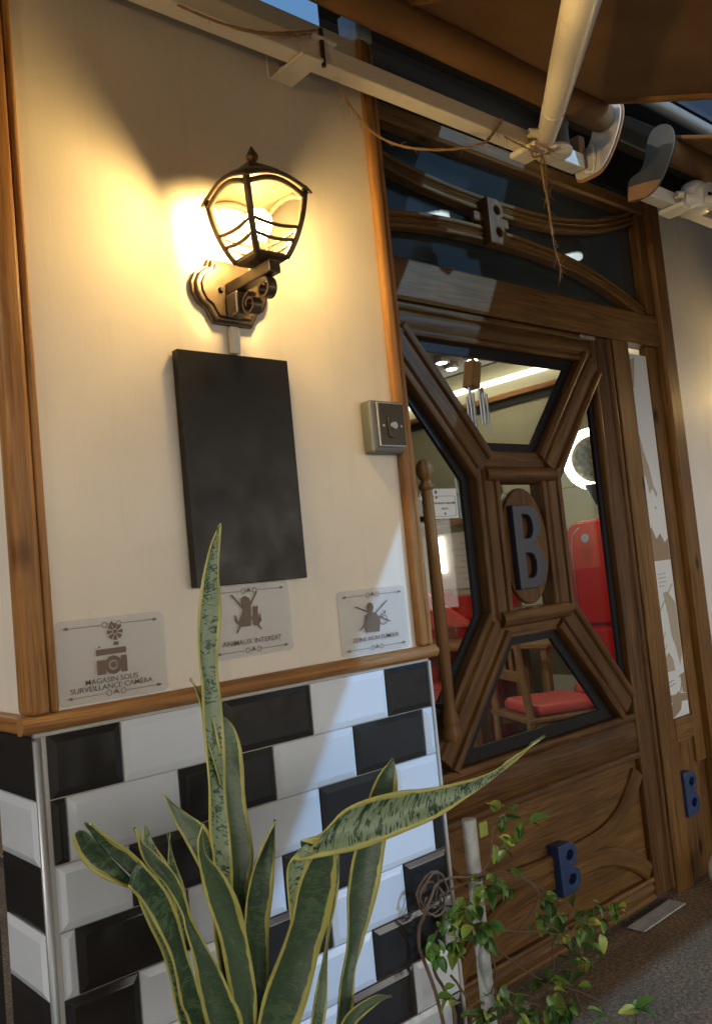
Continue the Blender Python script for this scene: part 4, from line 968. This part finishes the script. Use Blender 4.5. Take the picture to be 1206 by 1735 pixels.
for i, (x, y) in enumerate([(3.20, 2.14), (3.52, 2.36), (3.72, 2.46), (3.68, 2.24), (3.80, 2.08), (2.9, 1.6), (2.6, 2.2), (1.9, 1.4)]):
    pos = ['first spotlight from the left in the top pane', 'second spotlight from the left in the top pane', 'spotlight right behind the wind chime block', 'spotlight just right of the wind chime', 'rightmost spotlight seen in the top pane', 'spotlight nearest the wind chime cord', 'spotlight in the middle of the room ceiling', 'spotlight close behind the door'][i]
    s = thing('ceiling_spotlight', 'small round '+pos, 'spotlight', (x, y, 2.53), 'spotlights on the dining room ceiling')
    obj('ring', lathe(bmesh.new(), (x, y, 2.520), [(.040, 0), (.052, .004), (.054, .016), (.050, .039), (.040, .039)], 18), 'zinc', s, 50)
    obj('lamp_face', T([(x, y, 2.518), (x, y, 2.522)], .034, 16), 'spot_face', s, 50)
for i, (x, y, lab) in enumerate([(1.705, .676, 'bright round light glowing behind the left half of the fanlight'), (2.558, .685, 'bright round light glowing behind the right half of the fanlight')]):
    s = thing('fanlight_lamp', lab, 'lamp', (x, y, 2.50), 'lamps behind the fanlight')
    obj('shade', lathe(bmesh.new(), (x, y, 2.48), [(.07, 0), (.072, .01), (.03, .079)], 18), 'zinc', s, 50)
    obj('lamp_face', T([(x, y, 2.472), (x, y, 2.4795)], .048, 18), 'spot_bright', s, 50)
# wind chime
wc = thing('wind_chime', 'wind chime of silver tubes under a wooden block behind the top pane', 'wind chime', (2.43, 1.2, 1.78))
def rotbox(c, d, ang):
    bm = B(-d[0]/2, d[0]/2, -d[1]/2, d[1]/2, -d[2]/2, d[2]/2, .006, 2); bm.transform(Matrix.Translation(c) @ Matrix.Rotation(ang, 4, 'Y')); return bm
obj('block', rotbox((2.43, 1.2, 2.075), (.060, .06, .13), rad(14)), 'chair_wood', wc)
obj('cord', T([(2.44, 1.2, 2.14), (2.445, 1.2, 2.56)], .003, 6), 'twine', wc)
for k in range(6):
    a = k*math.pi/3; x, y = 2.445+.045*math.cos(a), 1.2+.045*math.sin(a); zt = 2.02-.02*(k % 3)
    obj('tube', T([(x, y, zt-.17-.02*(k % 4)), (x, y, zt)], .0065, 8), 'steel', wc, 40)
    obj('string', T([(x, y, zt), (2.435, 1.2, 2.05)], .001, 4), 'twine', wc)
# ring pendant lamp and bunting
pl_c = Vector((3.02, .985, 1.655)); nrm = Vector((-.72, -.69, 0)).normalized(); sd = nrm.cross(Vector((0, 0, 1)))
pn = thing('ring_lamp', 'hanging lamp with a glowing white ring round a speckled disc', 'lamp', pl_c)
bm = bmesh.new(); N_ = 36
tube(bm, [pl_c+(sd*math.cos(2*math.pi*k/N_)+Vector((0, 0, 1))*math.sin(2*math.pi*k/N_))*.135 for k in range(N_+1)], .021, 10); obj('glowing_ring', bm, 'ring_light', pn, True)
obj('disc', T([pl_c-nrm*.006, pl_c+nrm*.006], .118, 32), 'disc_glass', pn, 40)
obj('cord', T([pl_c+Vector((0, 0, .15)), pl_c+Vector((0, 0, .90))], .003, 6), 'black_edge', pn)
bt = thing('bunting', 'string of small dark pennants with white edges across the room', 'bunting', (2.7, .95, 1.45))
sp_ = smoothpath([(2.2, 1.5, 1.56), (2.6, 1.15, 1.515), (2.95, .86, 1.530), (3.3, .6, 1.60)], 10)
obj('string', T(sp_, .0025, 5), 'twine', bt)
for k in (3, 8, 13, 18, 23, 28):
    p = sp_[k]; d = (sp_[k+1]-sp_[k-1]).normalized()
    bm = bmesh.new(); a, b, c = p-d*.045, p+d*.045, p+Vector((0, 0, -.11)); vs = [bm.verts.new(q) for q in (a, b, c)]; f = bm.faces.new(vs); r = bmesh.ops.extrude_face_region(bm, geom=[f]); bmesh.ops.translate(bm, verts=[v for v in r['geom'] if isinstance(v, bmesh.types.BMVert)], vec=(.002, .002, 0))
    q = obj('pennant', bm, 'pennant', bt); obj('white_edge', T([a, c, b], .004, 5), 'paper', q)
# red fridge with rounded corners
fg = thing('red_fridge', 'glossy red fridge with a rounded top and a round silver badge', 'fridge', (3.7, 1.1, .02))
def yzslab(loop, x0, x1, bev=0.0):
    me = flat2d([loop], x1-x0, 0, bev); me.transform(Matrix(((0, 1, 0, x0), (1, 0, 0, 0), (0, 0, 1, 0), (0, 0, 0, 1)))); me.flip_normals(); return me
finish('cabinet', yzslab(rrect(.80, 1.49, .09, 1.385, .09), 3.44, 3.98, .02), 'red_paint', fg, 40)
finish('upper_door', yzslab(rrect(.815, 1.475, .82, 1.372, .075), 3.395, 3.437, .014), 'red_paint', fg, 40)
finish('lower_door', yzslab(rrect(.815, 1.475, .10, .80, .04), 3.395, 3.437, .014), 'red_paint', fg, 40)
obj('badge', T([(3.3935, 1.345, 1.285), (3.388, 1.345, 1.285)], .024, 20), 'steel', fg, 40)
obj('chrome_trim', T([(3.3925, 1.44, .86), (3.3925, 1.44, 1.25), (3.3925, 1.425, 1.31), (3.3925, 1.38, 1.345)], .004, 6), 'steel', fg, True)
obj('handle', T([(3.39, .86, .9), (3.36, .86, .93), (3.36, .86, 1.15), (3.39, .86, 1.18)], .010, 8), 'steel', fg, True)
for y in (.86, 1.43): obj('foot', T([(3.5, y, .02), (3.5, y, .095)], .02, 10), 'black_edge', fg, 40)
# red counter with a sloped front and posters above
ct = thing('red_counter', 'shiny red counter with a sloping top near the far wall', 'counter', (3.85, 2.8, .02))
obj('counter_body', B(3.72, 3.97, 2.30, 3.40, .02, 1.00, .01), 'red_paint', ct)
bm = bmesh.new(); vs = [bm.verts.new(q) for q in ((3.66, 2.46, .80), (3.66, 2.88, 1.04), (3.66, 3.35, 1.06), (3.66, 3.35, .76), (3.715, 2.46, .80), (3.715, 2.88, 1.04), (3.715, 3.35, 1.06), (3.715, 3.35, .76))]
for q in ((0, 1, 2, 3), (7, 6, 5, 4), (0, 4, 5, 1), (1, 5, 6, 2), (2, 6, 7, 3), (3, 7, 4, 0)): bm.faces.new([vs[i] for i in q])
bm.faces.ensure_lookup_table(); bmesh.ops.bevel(bm, geom=bm.edges[:], offset=.012, segments=2, affect='EDGES'); obj('sloped_front', bm, 'red_vinyl', ct)
obj('counter_top', B(3.70, 3.98, 2.9, 3.42, 1.0005, 1.03, .008), 'red_vinyl', ct)
ps = thing('wall_poster', 'large pale menu poster on the far dining room wall', 'poster', (3.98, 2.78, 1.03))
obj('poster_sheet', B(3.975, 3.995, 2.60, 3.10, 1.04, 1.44), 'paper_tan', ps)
bm = bmesh.new()
for k in range(7): box(bm, 3.9735, 3.9745, 2.66, 2.66+.12+.05*(k % 3), 1.10+k*.042, 1.113+k*.042)
box(bm, 3.9735, 3.9745, 2.93, 3.05, 1.28, 1.40); obj('poster_print', bm, 'print_tan', ps)
o = obj('light_panel', B(3.94, 3.97, 2.92, 2.99, 1.16, 1.42, .004), 'cove_light'); tag(o, 'narrow bright light panel in front of the menu poster', 'light panel')
sh_ = thing('wall_shelf', 'dark wall shelf with white items above the menu poster', 'shelf', (3.9, 2.75, 1.49))
obj('shelf_board', B(3.80, 3.99, 2.35, 3.3, 1.49, 1.52, .003), 'chair_wood', sh_); obj('shelf_back', B(3.965, 3.99, 2.36, 3.3, 1.523, 1.72, .003), 'grey_metal', sh_)
for y0 in (2.6, 2.85): obj('support', T([(3.82, y0, 1.522), (3.82, y0+.02, 1.80)], .008, 8), 'steel', sh_, 40)
bpr = lathe(bmesh.new(), (0, 0, 0), [(0, 0), (.034, .001), (.036, .01), (.036, .15), (.030, .18), (.013, .21), (.012, .26), (.014, .262), (.014, .28), (0, .281)], 14)
b0 = None
for i, (y, mt, lab) in enumerate([(2.48, 'red_paint', 'red bottle on the dark wall shelf'), (2.62, 'stake', 'pale grey bottle on the dark wall shelf'), (2.97, 'black_edge', 'black bottle on the dark wall shelf'), (3.12, 'chair_wood', 'brown bottle at the far end of the dark wall shelf')]):
    bm = bpr.copy(); bm.transform(Matrix.Translation((3.87, y, 1.5205)))
    tag(obj('bottle', bm, mt, None, True), lab, 'bottle', 'bottles on the dining room shelf')
for i, (x, y, lab) in enumerate([(3.42, 2.42, 'drinking glass on the orange table top, nearer one'), (3.60, 2.68, 'drinking glass on the orange table top, farther one')]):
    tag(obj('drinking_glass', lathe(bmesh.new(), (x, y, .7205), [(0, 0), (.026, .001), (.033, .11), (.031, .11), (.024, .006), (0, .005)], 16), 'door_glass', None, True), lab, 'glass', 'glasses on the table')
# tables and chairs
def table(label, x, y, w, d, top, z=.72):
    t = thing('dining_table', label, 'table', (x, y, .02), 'dining tables')
    obj('tabletop', B(x-w/2, x+w/2, y-d/2, y+d/2, z-.03, z, .006), top, t)
    for sx in (-1, 1):
        for sy in (-1, 1): obj('leg', B(x+sx*(w/2-.05)-.022, x+sx*(w/2-.05)+.022, y+sy*(d/2-.05)-.022, y+sy*(d/2-.05)+.022, .021, z-.031, .004), 'chair_wood', t)
    return t
table('wooden table with an orange top beside the red counter', 3.55, 2.55, .6, .75, 'trim_wood')
table('wooden table standing behind the nearest chair', 3.62, 1.95, .55, .6, 'chair_wood')
def chair(label, x, y, rz, first=[None]):
    if first[0] is None:
        c = thing('dining_chair', label, 'chair', (0, 0, .02), 'wooden chairs with red seats')
        for sx in (-1, 1):
            obj('back_post', T([(sx*.19, .20, .021), (sx*.19, .19, .45), (sx*.185, .23, .86)], [.020, .022, .018], 8), 'chair_wood', c, 50)
            obj('leg', B(sx*.19-.02, sx*.19+.02, -.21, -.17, .021, .425, .005), 'chair_wood', c)
            obj('side_apron', B(sx*.19-.012, sx*.19+.012, -.168, .178, .37, .424, .003), 'chair_wood', c)
            obj('side_stretcher', B(sx*.19-.010, sx*.19+.010, -.168, .178, .17, .20, .003), 'chair_wood', c)
        obj('front_apron', B(-.168, .168, -.203, -.178, .35, .424, .003), 'chair_wood', c)
        obj('seat_frame', B(-.215, .215, -.215, .215, .426, .448, .005), 'chair_wood', c)
        st = finish('seat', flat2d([rrect(-.19, .19, -.19, .185, .06)], .055, 0, .025), 'red_vinyl', c, True)
        st.rotation_euler = (rad(-90), 0, 0); st.location = Vector((0, 0, .474-.02+.03))-Vector((0, 0, 0))
        for z in (.62, .80): obj('back_rail', B(-.17, .17, .200+.06*(z-.6), .222+.06*(z-.6), z, z+.05, .005), 'chair_wood', c)
        for k in (-1, 0, 1): obj('slat', B(k*.08-.014, k*.08+.014, .206, .218, .652, .798, .003), 'chair_wood', c)
        first[0] = c
    else:
        c = first[0].copy(); COL.objects.link(c); c['label'] = label
        for ch in [q for q in first[0].children]:
            n_ = ch.copy(); COL.objects.link(n_); n_.parent = c
    c.location = (x, y, .02); c.rotation_euler = (0, 0, rz); return c
bpy.context.view_layer.update()
chair('nearest wooden chair with a red seat behind the lower pane', 2.92, 1.36, rad(65))
bpy.context.view_layer.update()
chair('wooden chair with a red seat on the far side of the middle table', 3.55, 1.35, rad(200))
chair('wooden chair with a red seat by the orange topped table', 3.10, 2.45, rad(95))
chair('wooden chair at the left edge of the door glass', 2.75, 2.05, rad(75))

# ================================================================== PLANTS
def snake_leaf(tone, rows, parent, prongs=()):
    bm = bmesh.new()
    for rw_, u0, u1 in [(rows, -1, 1)]+list(prongs): leaf_strip(bm, rw_, u0, u1)
    bmesh.ops.recalc_face_normals(bm, faces=bm.faces)
    bmesh.ops.solidify(bm, geom=bm.faces[:], thickness=.0022)
    o = obj('leaf', bm, 'snake_leaf', parent, True); o['tone'] = float(tone); return o
def leaf_strip(bm, rows, u0, u1):
    # resample along the leaf so that the edges curve softly
    A = smoothpath([(r[0], r[4], r[1]) for r in rows], 4); Bp = smoothpath([(r[2], r[4], r[3]) for r in rows], 4)
    uv = bm.loops.layers.uv.verify(); nx = 8; grid = []; L = 0; Ls = []
    for i, (a, b) in enumerate(zip(A, Bp)):
        if i: L += ((a+b)/2-(A[i-1]+Bp[i-1])/2).length
        Ls.append(L); w = (b-a).length
        tip = (A[min(i+1, len(A)-1)]+Bp[min(i+1, len(A)-1)]-A[max(i-1, 0)]-Bp[max(i-1, 0)]).normalized()
        n_ = tip.cross(b-a).normalized() if w > 1e-5 else Vector((0, 1, 0))
        if n_.y < 0: n_ = -n_
        row = []
        for k in range(nx+1):
            u = -1+2*k/nx; p = a.lerp(b, k/nx)+n_*(w*.17*(1-u*u)+.004*math.sin(L*38+u*2)*abs(u))
            row.append(bm.verts.new(p))
        grid.append(row)
    for i in range(len(grid)-1):
        for k in range(nx):
            f = bm.faces.new((grid[i][k], grid[i][k+1], grid[i+1][k+1], grid[i+1][k]))
            for l, (ii, kk) in zip(f.loops, ((i, k), (i, k+1), (i+1, k+1), (i+1, k))): l[uv].uv = (u0+(u1-u0)*kk/nx, Ls[ii])
sn = thing('snake_plant', 'tall snake plant with yellow edged leaves in front of the tiles', 'plant', (.02, -.32, 0))
for leaf_ in SNAKE: snake_leaf(leaf_[0], leaf_[1], sn, leaf_[2] if len(leaf_) > 2 else ())
pc = (.02, -.32, 0)
obj('pot', lathe(bmesh.new(), pc, [(.0, 0), (.13, 0), (.135, .01), (.175, .44), (.188, .445), (.190, .48), (.172, .48), (.165, .44), (0, .435)], 32), 'terracotta', sn, 40)
obj('soil', lathe(bmesh.new(), pc, [(0, .437), (.163, .442), (.15, .452), (0, .456)], 24), 'soil', sn, 40)

vp = thing('climbing_shrub', 'leafy climbing shrub with tangled brown stems round the grey stake', 'shrub', (.72, -.06, 0))
rv = random.Random(11)
def stem(pts, r0, r1):
    P = [Vector((x, -.06+rv.uniform(-.035, .035), z)) for x, z in pts]; S_ = smoothpath(P, 6)
    S_ = [p+Vector((rv.uniform(-1, 1), rv.uniform(-1, 1), rv.uniform(-1, 1)))*.0012 for p in S_]
    obj('stem', T(S_, [r0+(r1-r0)*i/(len(S_)-1) for i in range(len(S_))], 6), 'flower', vp, True)
for i, s in enumerate(VINE_STEMS): stem(s, .0042 if i < 2 else .0030, .0020 if i < 2 else .0012)
cx, cz = VINE_COIL
for k in range(3):
    a0 = rv.uniform(0, 6); R0 = .020+.010*rv.random(); ex = rv.uniform(.7, 1.3)
    obj('stem', T([Vector((cx+rv.uniform(-.004, .004)+R0*ex*math.cos(a0+t*.42), -.055+.012*math.sin(a0*2+t*.4), cz-.006*k+R0*1.5*math.sin(a0+t*.42)+.0015*t*(k % 2))) for t in range(17)], .0026, 6), 'flower', vp, True)
def leaf_mesh(w, L, curl):
    bm = bmesh.new(); uv = bm.loops.layers.uv.verify(); G = []; n = 7
    for i in range(n+1):
        t = i/n; ww = w*math.sin(math.pi*min(1, t**.85*.97+.02))**.8+.0003; row = []
        for k in range(5):
            u = -1+k/2; row.append(bm.verts.new((u*ww, L*t, -curl*L*t*t+abs(u)*ww*.42)))
        G.append(row)
    for i in range(n):
        for k in range(4):
            f = bm.faces.new((G[i][k], G[i][k+1], G[i+1][k+1], G[i+1][k]))
            for l, (ii, kk) in zip(f.loops, ((i, k), (i, k+1), (i+1, k+1), (i+1, k))): l[uv].uv = (-1+kk/2, ii/n)
    me = bpy.data.meshes.new('leaf'); bmesh.ops.recalc_face_normals(bm, faces=bm.faces); bm.to_mesh(me); bm.free(); me.materials.append(M['vine_leaf'])
    for p in me.polygons: p.use_smooth = True
    return me
LM = [leaf_mesh(.010, .036, .35), leaf_mesh(.0125, .034, .15), leaf_mesh(.008, .034, .6), leaf_mesh(.014, .040, .25)]
def put_leaf(parent, p, scale, z_aim=None):
    o = bpy.data.objects.new('leaf', rv.choice(LM)); COL.objects.link(o); o.parent = parent
    d = Vector((rv.uniform(-1, 1), rv.uniform(-1, .4), rv.uniform(-.75, .75))).normalized() if z_aim is None else z_aim
    q = d.to_track_quat('Y', 'Z') @ Matrix.Rotation(rv.uniform(-.7, .7), 3, 'Y').to_quaternion()
    o.rotation_mode = 'QUATERNION'; o.rotation_quaternion = q; o.location = p-ORG[parent]; o.scale = (scale,)*3; return d
for x, z, n, s in VINE_CLUSTERS:
    for _ in range(int(n*1.5)):
        put_leaf(vp, Vector((x+rv.gauss(0, s*.42), -.06+rv.gauss(0, .022), z+rv.gauss(0, s*.42))), rv.uniform(.65, 1.2))
obj('pot', lathe(bmesh.new(), (.74, -.08, 0), [(0, 0), (.06, 0), (.085, .13), (.092, .13), (.092, .15), (.08, .15), (0, .145)], 24), 'terracotta', vp, 40)
gs = obj('grey_stake', T([(.795, -.03, 0), (.795, -.03, .3), (.795, -.03, .640)], .0165, 14), 'stake', None, 50); tag(gs, 'grey round stake standing beside the end of the tiled wall', 'stake')
tg = obj('green_clip', B(.812, .840, -.045, -.038, .595, .628, .004, 2), 'vine_leaf'); tag(tg, 'small green clip beside the top of the grey stake', 'clip')
sd_ = thing('seedling', 'low seedling with two round glossy green leaves on the pavement', 'seedling', (1.20, -.12, 0))
obj('stem', T([(1.20, -.12, 0), (1.20, -.125, .06), (1.203, -.13, .105)], .003, 6), 'flower', sd_, True)
for d in ((-.5, -.4, .45), (.35, -.55, .6), (.7, .2, .25), (-.7, .3, .2), (.1, -.7, .1)): put_leaf(sd_, Vector((1.203, -.13, .100)), 1.25, Vector(d).normalized())

# ================================================================== STREET LAMP (behind the camera, right)
sl = thing('street_lamp', 'slim dark street lamp across the pavement with a cool white head', 'street lamp', (4.62, -6.1, 0))
obj('post', T([(4.62, -6.1, 0), (4.62, -6.1, 2.5), (4.62, -6.1, 5.2)], [.07, .055, .04], 12), 'dark_void', sl, 50)
obj('head', B(4.47, 4.77, -6.15, -5.85, 5.06, 5.14, .02, 2), 'dark_void', sl)
obj('lamp_face', B(4.52, 4.72, -6.10, -5.90, 5.048, 5.0585), 'street_face', sl)
def lamp(name, kind, loc, power, col, aim=None, **k):
    l = bpy.data.lights.new(name, kind); l.energy = power; l.color = col
    for a, v in k.items(): setattr(l, a, v)
    o = bpy.data.objects.new(name, l); COL.objects.link(o); o.location = loc
    if aim is not None: o.rotation_euler = (Vector(aim)-Vector(loc)).to_track_quat('-Z', 'Y').to_euler()
    return o
lamp('street_light', 'SPOT', (4.62, -6.0, 5.03), STREET_W, (.27, .58, 1.0), (.7, 0, .8), spot_size=rad(110), spot_blend=.6, shadow_soft_size=.05)

# ================================================================== LIT SHOP ACROSS THE STREET, ADDED AS UNSEEN FILL LIGHT (behind the camera)
os_ = thing('opposite_shop', 'shop front across the street with warm lit display windows', 'shop', (2.0, -8.2, 0))
obj('facade', B(-7, 11, -8.6, -8.2, 0, 5.5), 'olive_wall', os_)
obj('shop_sign_board', B(-6.6, 10.6, -8.19, -8.12, 2.75, 3.25, .01), 'chair_wood', os_)
for i in range(7):
    x = -6.4+i*2.45
    fr_ = obj('window', B(x, x+2.2, -8.195, -8.16, .45, 2.65), 'dark_void', os_)
    obj('pane', B(x+.06, x+1.07, -8.159, -8.15, .51, 2.59), 'shop_window', fr_)  # lit panes of the added fill shop
    obj('pane', B(x+1.13, x+2.14, -8.159, -8.15, .51, 2.59), 'shop_window', fr_)

lamp('left_street_light', 'SPOT', (-6.0, .03, 4.23), 800, (1.0, .93, .86), (-.14, .1, .9), spot_size=rad(70), spot_blend=.6, shadow_soft_size=.05)
sl2 = copy_tree(sl); sl2.location = (-6.0, -.07, -.8); sl2['label'] = 'slim dark street lamp far to the left of the wall'
sl['group'] = sl2['group'] = 'street lamps'
